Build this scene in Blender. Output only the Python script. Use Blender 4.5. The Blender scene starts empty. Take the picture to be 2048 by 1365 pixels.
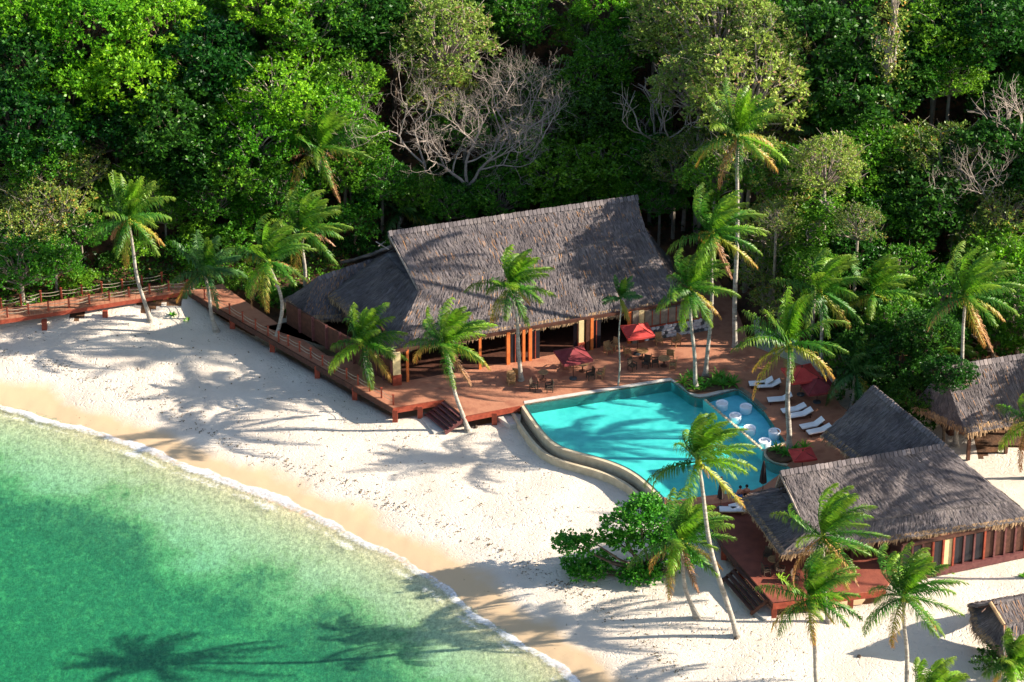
import bpy, math, random
import numpy as np
from mathutils import Vector, Matrix, noise as mnoise
R = math.radians
rng = np.random.default_rng(7); random.seed(7)
sc = bpy.context.scene; C = sc.collection

# ------------------------------------------------------------------ camera, sky, sun, exposure
D_, P_, F_ = 300., R(30), 7200.
CAM = np.array([0, -D_*math.cos(P_), D_*math.sin(P_)])
FW = np.array([0, math.cos(P_), -math.sin(P_)]); UPV = np.array([0, math.sin(P_), math.cos(P_)])
cd = bpy.data.cameras.new('camera'); cam = bpy.data.objects.new('camera', cd); C.objects.link(cam)
cam.location = CAM; cam.rotation_euler = (math.pi/2-P_, 0, 0)
cd.sensor_width = 36; cd.lens = 36*F_/2048; cd.clip_start = 1; cd.clip_end = 3000
sc.camera = cam
SUN_EL, SUN_AZ = 25.0, 90.0+1.5           # azimuth clockwise from +y: the sun stands to the right
w = bpy.data.worlds.new('World'); sc.world = w; w.use_nodes = True
nt = w.node_tree; nt.nodes.clear()
sky = nt.nodes.new('ShaderNodeTexSky'); sky.sky_type = 'NISHITA'; sky.sun_disc = False
sky.sun_elevation = R(SUN_EL); sky.sun_rotation = R(SUN_AZ)
bg = nt.nodes.new('ShaderNodeBackground'); bg.inputs[1].default_value = 0.082
ow = nt.nodes.new('ShaderNodeOutputWorld')
nt.links.new(sky.outputs[0], bg.inputs[0]); nt.links.new(bg.outputs[0], ow.inputs[0])
sl = bpy.data.lights.new('sun', 'SUN'); sl.energy = 5.0; sl.angle = R(0.5); sl.color = (1.0, 0.90, 0.76)
so = bpy.data.objects.new('sun', sl); C.objects.link(so)
sv = Vector((math.sin(R(SUN_AZ))*math.cos(R(SUN_EL)), math.cos(R(SUN_AZ))*math.cos(R(SUN_EL)), math.sin(R(SUN_EL))))
so.rotation_euler = sv.to_track_quat('Z', 'Y').to_euler(); so.location = (80, 0, 60)
sc.view_settings.view_transform = 'Standard'; sc.view_settings.look = 'None'
sc.view_settings.exposure = 1.48; sc.view_settings.gamma = 1
try: sc.view_settings.use_curve_mapping = False
except Exception: pass
sc.cycles.max_bounces = 8; sc.cycles.transparent_max_bounces = 12; sc.cycles.transmission_bounces = 4
sc.cycles.diffuse_bounces = 3; sc.cycles.glossy_bounces = 2

# ------------------------------------------------------------------ measuring helpers (photo point -> place on a level)
def ray(px, py):
    return FW*F_ + np.array([1, 0, 0])*(px-1024) + UPV*(682.5-py)
def U(px, py, z=0.):
    d = ray(px, py); t = (z-CAM[2])/d[2]; q = CAM+d*t; return float(q[0]), float(q[1])
def U3(px, py, z): x, y = U(px, py, z); return Vector((x, y, z))
def UY(px, py, y):
    d = ray(px, py); t = (y-CAM[1])/d[1]; q = CAM+d*t; return Vector((float(q[0]), y, float(q[2])))
def UPL(px, py, p0, n):                      # on a plane
    d = ray(px, py); n = np.array(n); t = (np.array(p0)-CAM).dot(n)/d.dot(n); return Vector(CAM+d*t)

# ------------------------------------------------------------------ object helpers
def tag(o, label=None, cat=None, group=None, kind=None):
    if label: o['label'] = label
    if cat: o['category'] = cat
    if group: o['group'] = group
    if kind: o['kind'] = kind
    return o
def empty(name, loc, label, cat, group=None, rz=0.):
    o = bpy.data.objects.new(name, None); C.objects.link(o); o.location = loc; o.rotation_euler = (0, 0, rz)
    o.empty_display_size = 0.2
    return tag(o, label, cat, group)
def link_mesh(name, me, parent=None, loc=(0, 0, 0)):
    o = bpy.data.objects.new(name, me); C.objects.link(o); o.location = loc
    if parent: o.parent = parent
    return o
def copy_tree(o, parent=None):
    c = o.copy(); C.objects.link(c)
    if parent: c.parent = parent
    for ch in [x for x in bpy.data.objects if x.parent == o]: copy_tree(ch, c)
    return c
def kids(o): return KID.get(o.name, [])
def np_mesh(name, V, F, mat, uv=None, smooth=False):
    V = np.asarray(V, dtype=np.float32); F = np.asarray(F, dtype=np.int32); k = F.shape[1]; n = len(F)
    me = bpy.data.meshes.new(name)
    me.vertices.add(len(V)); me.vertices.foreach_set('co', V.ravel())
    me.loops.add(n*k); me.loops.foreach_set('vertex_index', F.ravel())
    me.polygons.add(n); me.polygons.foreach_set('loop_start', np.arange(0, n*k, k, dtype=np.int32))
    me.polygons.foreach_set('loop_total', np.full(n, k, dtype=np.int32))
    if smooth: me.polygons.foreach_set('use_smooth', np.ones(n, dtype=bool))
    if uv is not None:
        l = me.uv_layers.new(name='UVMap'); l.data.foreach_set('uv', np.asarray(uv, dtype=np.float32)[F.ravel()].ravel())
    me.update(calc_edges=True); me.materials.append(mat)
    return me
class MB:
    def __init__(s): s.v = []; s.f = []
    def add(s, vs, fs):
        b = len(s.v); s.v += [Vector(p) for p in vs]; s.f += [tuple(i+b for i in f) for f in fs]; return s
    def box(s, c, sz, rz=0., M=None, ch=0.):
        x, y, z = sz[0]/2, sz[1]/2, sz[2]/2
        vs = [Vector((a*x, b*y, d*z)) for d in (-1, 1) for a, b in ((-1, -1), (1, -1), (1, 1), (-1, 1))]
        m = M if M is not None else Matrix.Rotation(rz, 3, 'Z')
        return s.add([m@p+Vector(c) for p in vs], [(3, 2, 1, 0), (4, 5, 6, 7), (0, 1, 5, 4), (1, 2, 6, 5), (2, 3, 7, 6), (3, 0, 4, 7)])
    def bar(s, a, b, wd, ht):                 # box from a to b
        a = Vector(a); b = Vector(b); d = b-a; L = d.length
        q = d.to_track_quat('X', 'Z').to_matrix()
        return s.box((a+b)/2, (L, wd, ht), M=q)
    def tube(s, pts, rad, n=7, cap=True):
        pts = [Vector(p) for p in pts]
        if not hasattr(rad, '__len__'): rad = [rad]*len(pts)
        vs = []; 
        for i, p in enumerate(pts):
            d = (pts[min(i+1, len(pts)-1)]-pts[max(i-1, 0)]).normalized()
            ref = Vector((0, 1, 0)) if abs(d.y) < .9 else Vector((1, 0, 0))
            a = d.cross(ref).normalized(); b = d.cross(a)
            for k in range(n):
                t = 2*math.pi*k/n; vs.append(p+(a*math.cos(t)+b*math.sin(t))*rad[i])
        fs = [(i*n+k, i*n+(k+1) % n, (i+1)*n+(k+1) % n, (i+1)*n+k) for i in range(len(pts)-1) for k in range(n)]
        if cap: fs += [tuple(reversed(range(n))), tuple(range((len(pts)-1)*n, len(pts)*n))]
        return s.add(vs, fs)
    def prism(s, poly, z0, z1):
        n = len(poly); A = sum(poly[i][0]*poly[(i+1) % n][1]-poly[(i+1) % n][0]*poly[i][1] for i in range(n))
        if A < 0: poly = poly[::-1]
        vs = [(p[0], p[1], z0) for p in poly]+[(p[0], p[1], z1) for p in poly]
        return s.add(vs, [tuple(reversed(range(n))), tuple(range(n, 2*n))]+[(i, (i+1) % n, n+(i+1) % n, n+i) for i in range(n)])
    def lathe(s, c, prof, n=12):
        c = Vector(c); vs = [c+Vector((r*math.cos(2*math.pi*k/n), r*math.sin(2*math.pi*k/n), z)) for r, z in prof for k in range(n)]
        m = len(prof)
        return s.add(vs, [(i*n+k, i*n+(k+1) % n, (i+1)*n+(k+1) % n, (i+1)*n+k) for i in range(m-1) for k in range(n)]+[tuple(reversed(range(n))), tuple(range((m-1)*n, m*n))])
    def build(s, name, mat, parent=None, world=False, smooth=False):
        off = Vector(parent.location) if (parent is not None and world) else Vector((0, 0, 0))
        me = bpy.data.meshes.new(name); me.from_pydata([p-off for p in s.v], [], s.f); me.update(); me.materials.append(mat)
        if smooth: me.polygons.foreach_set('use_smooth', [True]*len(me.polygons))
        return link_mesh(name, me, parent)
def poly_fill(name, outer, holes, z0, z1, mat, parent=None):
    cu = bpy.data.curves.new('tmp', 'CURVE'); cu.dimensions = '2D'; cu.fill_mode = 'BOTH'; cu.extrude = (z1-z0)/2
    for lp in [outer]+holes:
        sp = cu.splines.new('POLY'); sp.points.add(len(lp)-1); sp.use_cyclic_u = True
        for i, p in enumerate(lp): sp.points[i].co = (p[0], p[1], 0, 1)
    o = bpy.data.objects.new('tmp', cu); C.objects.link(o); bpy.context.view_layer.update()
    me = bpy.data.meshes.new_from_object(o.evaluated_get(bpy.context.evaluated_depsgraph_get()))
    bpy.data.objects.remove(o); me.materials.clear(); me.materials.append(mat); me.name = name
    me.transform(Matrix.Translation((0, 0, (z0+z1)/2)))
    return link_mesh(name, me, parent)

# ------------------------------------------------------------------ materials
def newmat(name):
    m = bpy.data.materials.new(name); m.use_nodes = True; n = m.node_tree; n.nodes.clear(); return m, n, n.nodes, n.links
def N(ns, t, **kw):
    x = ns.new(t)
    for k, v in kw.items(): setattr(x, k, v)
    return x
def ramp(ns, pts):
    r = ns.new('ShaderNodeValToRGB'); el = r.color_ramp.elements
    while len(el) < len(pts): el.new(.5)
    for e, (p, c) in zip(el, pts): e.position = p; e.color = (c[0], c[1], c[2], 1)
    return r
def surf(name, c1, c2, scale=4., rough=.85, bump=.3, bscale=20., c3=None, island=0., stretch=None, spec=.3, det=5.):
    """two/three-tone noisy surface with bump"""
    m, n, ns, L = newmat(name)
    tc = N(ns, 'ShaderNodeTexCoord'); src = tc.outputs['Object']
    if stretch:
        mp = N(ns, 'ShaderNodeMapping'); mp.inputs['Scale'].default_value = stretch; L.new(src, mp.inputs[0]); src = mp.outputs[0]
    nz = N(ns, 'ShaderNodeTexNoise'); nz.inputs['Scale'].default_value = scale; nz.inputs['Detail'].default_value = det; L.new(src, nz.inputs[0])
    pts = [(.3, c1), (.7, c2)] if c3 is None else [(.3, c1), (.52, c2), (.72, c3)]
    rp = ramp(ns, pts); L.new(nz.outputs[0], rp.inputs[0]); col = rp.outputs[0]
    if island:
        g = N(ns, 'ShaderNodeNewGeometry'); mr = N(ns, 'ShaderNodeMapRange'); mr.inputs[3].default_value = 1-island; mr.inputs[4].default_value = 1+island
        L.new(g.outputs['Random Per Island'], mr.inputs[0])
        vm = N(ns, 'ShaderNodeVectorMath', operation='SCALE'); L.new(col, vm.inputs[0]); L.new(mr.outputs[0], vm.inputs['Scale']); col = vm.outputs[0]
    b = N(ns, 'ShaderNodeBsdfPrincipled'); L.new(col, b.inputs['Base Color']); b.inputs['Roughness'].default_value = rough
    b.inputs['Specular IOR Level'].default_value = spec
    if bump:
        n2 = N(ns, 'ShaderNodeTexNoise'); n2.inputs['Scale'].default_value = bscale; n2.inputs['Detail'].default_value = 4; L.new(src, n2.inputs[0])
        bp = N(ns, 'ShaderNodeBump'); bp.inputs['Strength'].default_value = bump; bp.inputs['Distance'].default_value = .1
        L.new(n2.outputs[0], bp.inputs['Height']); L.new(bp.outputs[0], b.inputs['Normal'])
    o = N(ns, 'ShaderNodeOutputMaterial'); L.new(b.outputs[0], o.inputs[0]); return m
def leafmat(name, c1, c2, c3=None, trans=.38, rough=.42, odd=None):
    m, n, ns, L = newmat(name)
    g = N(ns, 'ShaderNodeNewGeometry'); oi = N(ns, 'ShaderNodeObjectInfo')
    tc = N(ns, 'ShaderNodeTexCoord'); nz = N(ns, 'ShaderNodeTexNoise'); nz.inputs['Scale'].default_value = .5; L.new(tc.outputs['Object'], nz.inputs[0])
    mx = N(ns, 'ShaderNodeMath', operation='MULTIPLY_ADD'); mx.inputs[1].default_value = .5; L.new(g.outputs['Random Per Island'], mx.inputs[0])
    m2 = N(ns, 'ShaderNodeMath', operation='MULTIPLY'); m2.inputs[1].default_value = .5; L.new(nz.outputs[0], m2.inputs[0]); L.new(m2.outputs[0], mx.inputs[2])
    pts = [(.15, c1), (.75, c2)] if c3 is None else [(.15, c1), (.6, c2), (.82, c3)]
    rp = ramp(ns, pts); L.new(mx.outputs[0], rp.inputs[0]); col = rp.outputs[0]
    if odd:      # a few leaves of another colour
        gt = N(ns, 'ShaderNodeMath', operation='GREATER_THAN'); gt.inputs[1].default_value = odd[1]
        wn = N(ns, 'ShaderNodeTexWhiteNoise', noise_dimensions='1D'); L.new(g.outputs['Random Per Island'], wn.inputs['W']); L.new(wn.outputs['Value'], gt.inputs[0])
        mo = N(ns, 'ShaderNodeMix', data_type='RGBA'); L.new(gt.outputs[0], mo.inputs[0]); L.new(col, mo.inputs[6]); mo.inputs[7].default_value = (*odd[0], 1); col = mo.outputs[2]
    hs = N(ns, 'ShaderNodeHueSaturation'); L.new(col, hs.inputs['Color'])
    mh = N(ns, 'ShaderNodeMapRange'); mh.inputs[3].default_value = .482; mh.inputs[4].default_value = .518; L.new(oi.outputs['Random'], mh.inputs[0]); L.new(mh.outputs[0], hs.inputs['Hue'])
    mv = N(ns, 'ShaderNodeMapRange'); mv.inputs[3].default_value = 1.25; mv.inputs[4].default_value = .75; L.new(oi.outputs['Random'], mv.inputs[0]); L.new(mv.outputs[0], hs.inputs['Value'])
    b = N(ns, 'ShaderNodeBsdfPrincipled'); L.new(hs.outputs[0], b.inputs['Base Color']); b.inputs['Roughness'].default_value = rough; b.inputs['Specular IOR Level'].default_value = .3
    t = N(ns, 'ShaderNodeBsdfTranslucent'); L.new(hs.outputs[0], t.inputs[0])
    mix = N(ns, 'ShaderNodeMixShader'); mix.inputs[0].default_value = trans; L.new(b.outputs[0], mix.inputs[1]); L.new(t.outputs[0], mix.inputs[2])
    o = N(ns, 'ShaderNodeOutputMaterial'); L.new(mix.outputs[0], o.inputs[0]); return m
def frondmat(name, base, mid, tip, trans=.3):
    m, n, ns, L = newmat(name)
    uv = N(ns, 'ShaderNodeUVMap'); sp = N(ns, 'ShaderNodeSeparateXYZ'); L.new(uv.outputs[0], sp.inputs[0])
    g = N(ns, 'ShaderNodeNewGeometry'); oi = N(ns, 'ShaderNodeObjectInfo')
    a = N(ns, 'ShaderNodeMath', operation='MULTIPLY_ADD'); a.inputs[1].default_value = .45; L.new(g.outputs['Random Per Island'], a.inputs[0]); L.new(sp.outputs[0], a.inputs[2])
    c = N(ns, 'ShaderNodeMath', operation='MULTIPLY_ADD'); c.inputs[1].default_value = .35; L.new(oi.outputs['Random'], c.inputs[0]); L.new(a.outputs[0], c.inputs[2])
    d = N(ns, 'ShaderNodeMath', operation='SUBTRACT'); d.inputs[1].default_value = .3; L.new(c.outputs[0], d.inputs[0])
    rp = ramp(ns, [(.1, base), (.5, mid), (1., tip)]); L.new(d.outputs[0], rp.inputs[0])
    b = N(ns, 'ShaderNodeBsdfPrincipled'); L.new(rp.outputs[0], b.inputs['Base Color']); b.inputs['Roughness'].default_value = .45; b.inputs['Specular IOR Level'].default_value = .4
    t = N(ns, 'ShaderNodeBsdfTranslucent'); L.new(rp.outputs[0], t.inputs[0])
    mix = N(ns, 'ShaderNodeMixShader'); mix.inputs[0].default_value = trans; L.new(b.outputs[0], mix.inputs[1]); L.new(t.outputs[0], mix.inputs[2])
    o = N(ns, 'ShaderNodeOutputMaterial'); L.new(mix.outputs[0], o.inputs[0]); return m
def watermat(name, absorb, dens, wscale=2.5, bump=.15):
    m, n, ns, L = newmat(name)
    tr = N(ns, 'ShaderNodeBsdfTransparent'); gl = N(ns, 'ShaderNodeBsdfGlossy'); gl.inputs['Roughness'].default_value = .08
    tc = N(ns, 'ShaderNodeTexCoord'); nz = N(ns, 'ShaderNodeTexNoise'); nz.inputs['Scale'].default_value = wscale; nz.inputs['Detail'].default_value = 5; L.new(tc.outputs['Object'], nz.inputs[0])
    bp = N(ns, 'ShaderNodeBump'); bp.inputs['Strength'].default_value = bump; bp.inputs['Distance'].default_value = .2; L.new(nz.outputs[0], bp.inputs['Height']); L.new(bp.outputs[0], gl.inputs['Normal'])
    fr = N(ns, 'ShaderNodeFresnel'); fr.inputs[0].default_value = 1.33; L.new(bp.outputs[0], fr.inputs['Normal'])
    ge = N(ns, 'ShaderNodeNewGeometry'); iv = N(ns, 'ShaderNodeMath', operation='SUBTRACT'); iv.inputs[0].default_value = 1; L.new(ge.outputs['Backfacing'], iv.inputs[1])
    fm = N(ns, 'ShaderNodeMath', operation='MULTIPLY'); L.new(fr.outputs[0], fm.inputs[0]); L.new(iv.outputs[0], fm.inputs[1])   # looking out from below, the flat surface lets light through
    mix = N(ns, 'ShaderNodeMixShader'); L.new(fm.outputs[0], mix.inputs[0]); L.new(tr.outputs[0], mix.inputs[1]); L.new(gl.outputs[0], mix.inputs[2])
    va = N(ns, 'ShaderNodeVolumeAbsorption'); va.inputs[0].default_value = (*absorb, 1); va.inputs[1].default_value = dens
    o = N(ns, 'ShaderNodeOutputMaterial'); L.new(mix.outputs[0], o.inputs[0]); L.new(va.outputs[0], o.inputs[1]); return m
def plainmat(name, col, rough=.6, var=.12, bump=.05):
    return surf(name, tuple(c*(1-var) for c in col), tuple(min(1, c*(1+var)) for c in col), 3., rough, bump, 25.)

M = {}
M['bark'] = surf('pale_bark', (.16, .13, .10), (.34, .29, .23), 3, .9, .5, 14, stretch=(1, 1, .4))
M['darkbark'] = surf('dark_bark', (.05, .035, .025), (.14, .10, .07), 3, .9, .5, 14)
M['deadwood'] = surf('bleached_branch', (.19, .155, .13), (.40, .33, .28), 3, .9, .3, 14)
M['palmbark'] = surf('palm_trunk_bark', (.22, .19, .155), (.46, .42, .36), 2, .85, .8, 9, stretch=(.7, .7, 3.))
M['thatch'] = surf('weathered_palm_thatch', (.095, .080, .082), (.16, .136, .136), .5, .95, .3, 16, c3=(.235, .195, .18), island=.35)
M['thatch_base'] = surf('packed_thatch', (.08, .068, .068), (.15, .13, .128), 1.6, .95, .8, 12, c3=(.21, .18, .17))
M['fringe'] = surf('straw_fringe', (.26, .16, .085), (.42, .28, .16), 2, .9, .3, 16, island=.4)
M['thatch_rust_sun'] = surf('rusty_sunlit_thatch_strand', (.30, .15, .07), (.40, .22, .11), 2, .9, 0, 16, island=.3)
M['deck'] = surf('terracotta_deck', (.27, .10, .058), (.40, .175, .10), .9, .75, .25, 8, c3=(.33, .135, .08))
M['redwood'] = surf('red_stained_timber', (.20, .035, .018), (.34, .07, .035), 3, .6, .2, 14)
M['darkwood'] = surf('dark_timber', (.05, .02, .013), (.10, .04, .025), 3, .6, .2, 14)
M['steps'] = surf('purple_brown_steps', (.09, .03, .03), (.16, .06, .055), 3, .6, .2, 14)
M['concrete'] = surf('bleached_concrete', (.42, .39, .35), (.58, .54, .49), 2, .9, .2, 12)
M['coping'] = surf('sandstone_coping', (.44, .36, .24), (.60, .50, .34), 2, .8, .2, 12)
M['gutter'] = surf('wet_gutter_stone', (.13, .105, .075), (.22, .18, .13), 2, .6, .2, 12)
M['pooltile'] = surf('turquoise_pool_tile', (.11, .52, .48), (.20, .70, .62), 1.1, .5, 0, 12)
M['pooltile_blue'] = surf('blue_pool_tile', (.16, .56, .74), (.26, .70, .86), 1.4, .5, 0, 12)
M['cushion'] = plainmat('white_cushion', (.78, .78, .80), .9, .04)
M['tub'] = plainmat('white_resin', (.82, .85, .92), .4, .03, 0)
M['wicker'] = surf('dark_wicker', (.035, .022, .016), (.09, .06, .04), 20, .8, .4, 60)
M['teak'] = surf('honey_teak', (.24, .13, .055), (.40, .24, .11), 6, .6, .2, 30)
M['canvas_red'] = surf('red_canvas', (.42, .035, .03), (.55, .06, .05), 2, .8, .1, 20)
M['canvas_maroon'] = surf('maroon_canvas', (.15, .018, .022), (.22, .035, .04), 2, .8, .1, 20)
M['canvas_dark'] = surf('dark_canvas', (.03, .02, .02), (.06, .035, .03), 2, .8, .1, 20)
M['cream'] = plainmat('cream_plaster', (.62, .50, .26), .8, .1)
M['orange'] = surf('orange_timber', (.55, .13, .03), (.70, .20, .05), 3, .6, .1, 14)
M['blind'] = plainmat('woven_blind', (.22, .19, .15), .9, .2, .3)
M['stonewall'] = surf('pale_stone', (.34, .35, .37), (.60, .60, .62), 2, .9, .4, 10)
M['darkstone'] = surf('dark_stone', (.04, .045, .05), (.10, .11, .12), 2, .9, .4, 10)
M['mortar'] = plainmat('grey_mortar', (.20, .20, .20), .95, .2, .3)
M['skin'] = plainmat('sunburnt_skin', (.52, .22, .14), .55, .06, 0)
M['hair'] = plainmat('dark_hair', (.02, .013, .01), .7, .2)
M['bluecloth'] = plainmat('blue_cloth', (.06, .16, .42), .9, .1)
M['soil'] = surf('planter_soil', (.06, .035, .02), (.13, .075, .04), 3, .95, .5, 12)
M['panelglass'] = plainmat('dark_window_pane', (.02, .02, .025), .12, .1, 0)
M['drywood'] = plainmat('sand_path_mat', (.35, .34, .34), .9, .1)
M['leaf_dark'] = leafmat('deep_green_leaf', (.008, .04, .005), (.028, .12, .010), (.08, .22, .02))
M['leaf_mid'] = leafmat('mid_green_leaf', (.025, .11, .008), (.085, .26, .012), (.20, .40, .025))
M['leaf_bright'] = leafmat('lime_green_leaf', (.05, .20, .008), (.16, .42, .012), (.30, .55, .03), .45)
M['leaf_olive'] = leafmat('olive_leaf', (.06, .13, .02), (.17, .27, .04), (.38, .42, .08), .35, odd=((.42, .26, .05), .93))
M['leaf_dry'] = leafmat('dry_season_leaf', (.16, .24, .03), (.30, .42, .06), (.50, .52, .14), .35, odd=((.40, .24, .14), .9))
M['leaf_grape'] = leafmat('sea_grape_leaf', (.03, .16, .010), (.11, .36, .025), (.24, .52, .05))
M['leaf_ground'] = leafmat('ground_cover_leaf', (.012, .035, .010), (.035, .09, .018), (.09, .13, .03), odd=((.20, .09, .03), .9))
M['frond_green'] = frondmat('green_frond', (.03, .14, .008), (.04, .17, .010), (.17, .26, .02))
M['frond_young'] = frondmat('young_lime_frond', (.21, .42, .015), (.14, .36, .015), (.28, .44, .03), .42)
M['frond_old'] = frondmat('yellowing_frond', (.30, .36, .02), (.26, .27, .03), (.42, .20, .04))
M['frond_dead'] = frondmat('dead_brown_frond', (.38, .20, .05), (.34, .17, .06), (.30, .15, .08), .15)
M['frond_dark'] = frondmat('shaded_palm_frond', (.03, .12, .02), (.04, .14, .03), (.08, .18, .04))  # darker copy of the green frond, with shade put into the colour
M['coconut'] = surf('coconut_husk', (.20, .20, .03), (.42, .34, .05), 4, .6, .1, 14)
M['plant'] = leafmat('ornamental_leaf', (.05, .22, .02), (.12, .36, .03), (.25, .45, .05), .4)

# ------------------------------------------------------------------ ground shape
SHORE = [U(x, y, 0) for x, y in [(-900, 640), (-500, 715), (-200, 775), (0, 808), (100, 832), (200, 868), (300, 903), (430, 955), (560, 1008), (640, 1040), (700, 1068), (780, 1105), (850, 1145), (920, 1195), (980, 1240), (1060, 1290), (1110, 1325), (1160, 1375), (1240, 1450), (1400, 1700), (1500, 2100)]]
SHORE = np.array(SHORE)
def shore_dist(X, Y):                        # signed: + on land
    best = np.full(X.shape, 1e9); sgn = np.zeros(X.shape)
    for (ax, ay), (bx, by) in zip(SHORE[:-1], SHORE[1:]):
        dx, dy = bx-ax, by-ay; L2 = dx*dx+dy*dy
        t = np.clip(((X-ax)*dx+(Y-ay)*dy)/L2, 0, 1); d = np.hypot(X-ax-t*dx, Y-ay-t*dy)
        s = np.sign(dx*(Y-ay)-dy*(X-ax)); k = d < best-1e-9
        best = np.where(k, d, best); sgn = np.where(k, s, sgn)
    return best*np.where(sgn == 0, 1, sgn)
def inpoly_dist(X, Y, poly):
    inside = np.zeros(X.shape, bool); best = np.full(X.shape, 1e9); n = len(poly)
    for i in range(n):
        ax, ay = poly[i]; bx, by = poly[(i+1) % n]
        c = ((ay > Y) != (by > Y)) & (X < (bx-ax)*(Y-ay)/(by-ay+1e-12)+ax); inside ^= c
        dx, dy = bx-ax, by-ay; t = np.clip(((X-ax)*dx+(Y-ay)*dy)/(dx*dx+dy*dy), 0, 1)
        best = np.minimum(best, np.hypot(X-ax-t*dx, Y-ay-t*dy))
    return np.where(inside, best, -best)
ZD = 2.3                                      # deck level
TERR = [U(x, y, ZD) for x, y in [(786, 816), (888, 799), (928, 833), (1045, 809)]] + \
       [U(x, y, ZD) for x, y in [(1075, 860), (1110, 897), (1150, 917), (1200, 930), (1240, 945), (1270, 962), (1300, 985), (1330, 1015), (1410, 1010), (1446, 1090), (1546, 1206), (1770, 1180), (1790, 1130), (2060, 1066), (2030, 1050), (1880, 950), (1700, 830), (1620, 740), (1500, 690), (1440, 560)]] + \
       [(17, 10), (-10, 3), U(640, 640, ZD), U(572, 640, ZD), U(500, 600, ZD), U(440, 568, ZD)] + [U(377, 582, ZD)]
FX = [-140, -50, -34, -26, -14, 0, 14, 18, 21, 27, 34, 45, 60, 140]
FY = [8, 5, 6, 7.5, 10, 13, 16, 12, 2, -5, -5, -5, -6, -8]
def zfun(X, Y, noise=True):
    X = np.asarray(X, float); Y = np.asarray(Y, float)
    d = shore_dist(X, Y); y0 = np.interp(X, FX, FY)
    z = np.where(d > 0, 1.05*(1-np.exp(-np.maximum(d, 0)/5.5)), -np.minimum(.16*np.abs(d), 1.6+.03*np.abs(d)))
    z = np.maximum(z, -3.2)
    t = np.clip((Y-y0+7)/7, 0, 1); z = z+np.where(d > 0, 1.15*t*t*(3-2*t), 0)*np.clip(d/10, 0, 1)
    h = np.maximum(Y-y0, 0); z = z+h*h/(h+6)*.50
    ty = np.clip((Y-10)/10, 0, 1); z = z+np.clip(X-54, 0, 32)*1.0*ty*ty*(3-2*ty)      # unseen spur added at the right to shade the forest
    if noise:
        z = z+.05*np.sin(X*.7+1.3*np.sin(Y*.35))*np.clip(d/8, 0, 1)+.035*np.sin(Y*1.1+X*.31)*np.clip(d/8, 0, 1)
    i = inpoly_dist(X, Y, TERR)
    k = np.clip((i-.3)/1.0, 0, 1)
    return z*(1-k)+np.minimum(z, .25)*k
def zat(x, y): return float(zfun(np.array([x]), np.array([y]))[0])
def G(px, py, h=0.):                          # where the sight line meets the ground (+h)
    d = ray(px, py); t = np.linspace((60-CAM[2])/d[2], (-3.5-CAM[2])/d[2], 500)
    Q = CAM[None]+d[None]*t[:, None]; zz = zfun(Q[:, 0], Q[:, 1])+h
    k = int(np.argmax(Q[:, 2] < zz)); return Vector((Q[k, 0], Q[k, 1], Q[k, 2]-h))

def axis(a, b, s, lo, hi, s2): return np.concatenate([np.arange(lo, a, s2), np.arange(a, b, s), np.arange(b, hi+.1, s2)])
gx = axis(-50, 50, .42, -250, 250, 8); gy = axis(-56, 50, .42, -220, 300, 8)
GX, GY = np.meshgrid(gx, gy); GZ = zfun(GX, GY)
for a, b, c_ in [(.9, .9, .02), (2.3, 1.9, .012)]:
    GZ = GZ + c_*np.sin(GX*a*3.1+np.cos(GY*b*2)*2)*np.sin(GY*b*2.7+np.sin(GX*a)*3)
nx, ny = len(gx), len(gy)
idx = np.arange(nx*ny).reshape(ny, nx); F4 = np.stack([idx[:-1, :-1], idx[:-1, 1:], idx[1:, 1:], idx[1:, :-1]], -1).reshape(-1, 4)
Vg = np.stack([GX, GY, GZ], -1).reshape(-1, 3)
fc = Vg[F4].mean(1); dsh = shore_dist(fc[:, 0], fc[:, 1]); y0f = np.interp(fc[:, 0], FX, FY)
isfor = (fc[:, 1] > y0f-np.where((fc[:, 0] > -27) & (fc[:, 0] < 20), 8., 3.2)+.9*np.sin(fc[:, 0]*.9)+.6*np.sin(fc[:, 0]*2.3)) & (dsh > 4)
_a = U(377, 582, ZD); _b = U(786, 816, ZD)
crs = (_b[0]-_a[0])*(fc[:, 1]-_a[1])-(_b[1]-_a[1])*(fc[:, 0]-_a[0])
isfor &= ~((crs/math.hypot(_b[0]-_a[0], _b[1]-_a[1]) < 1.2) & (fc[:, 0] > _a[0]))
isfor |= (fc[:, 0] > 36.5) & (fc[:, 1] > -19.5+.8*np.sin(fc[:, 0]))  # dark soil carried under the right hut to stand in for its shade

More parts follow.
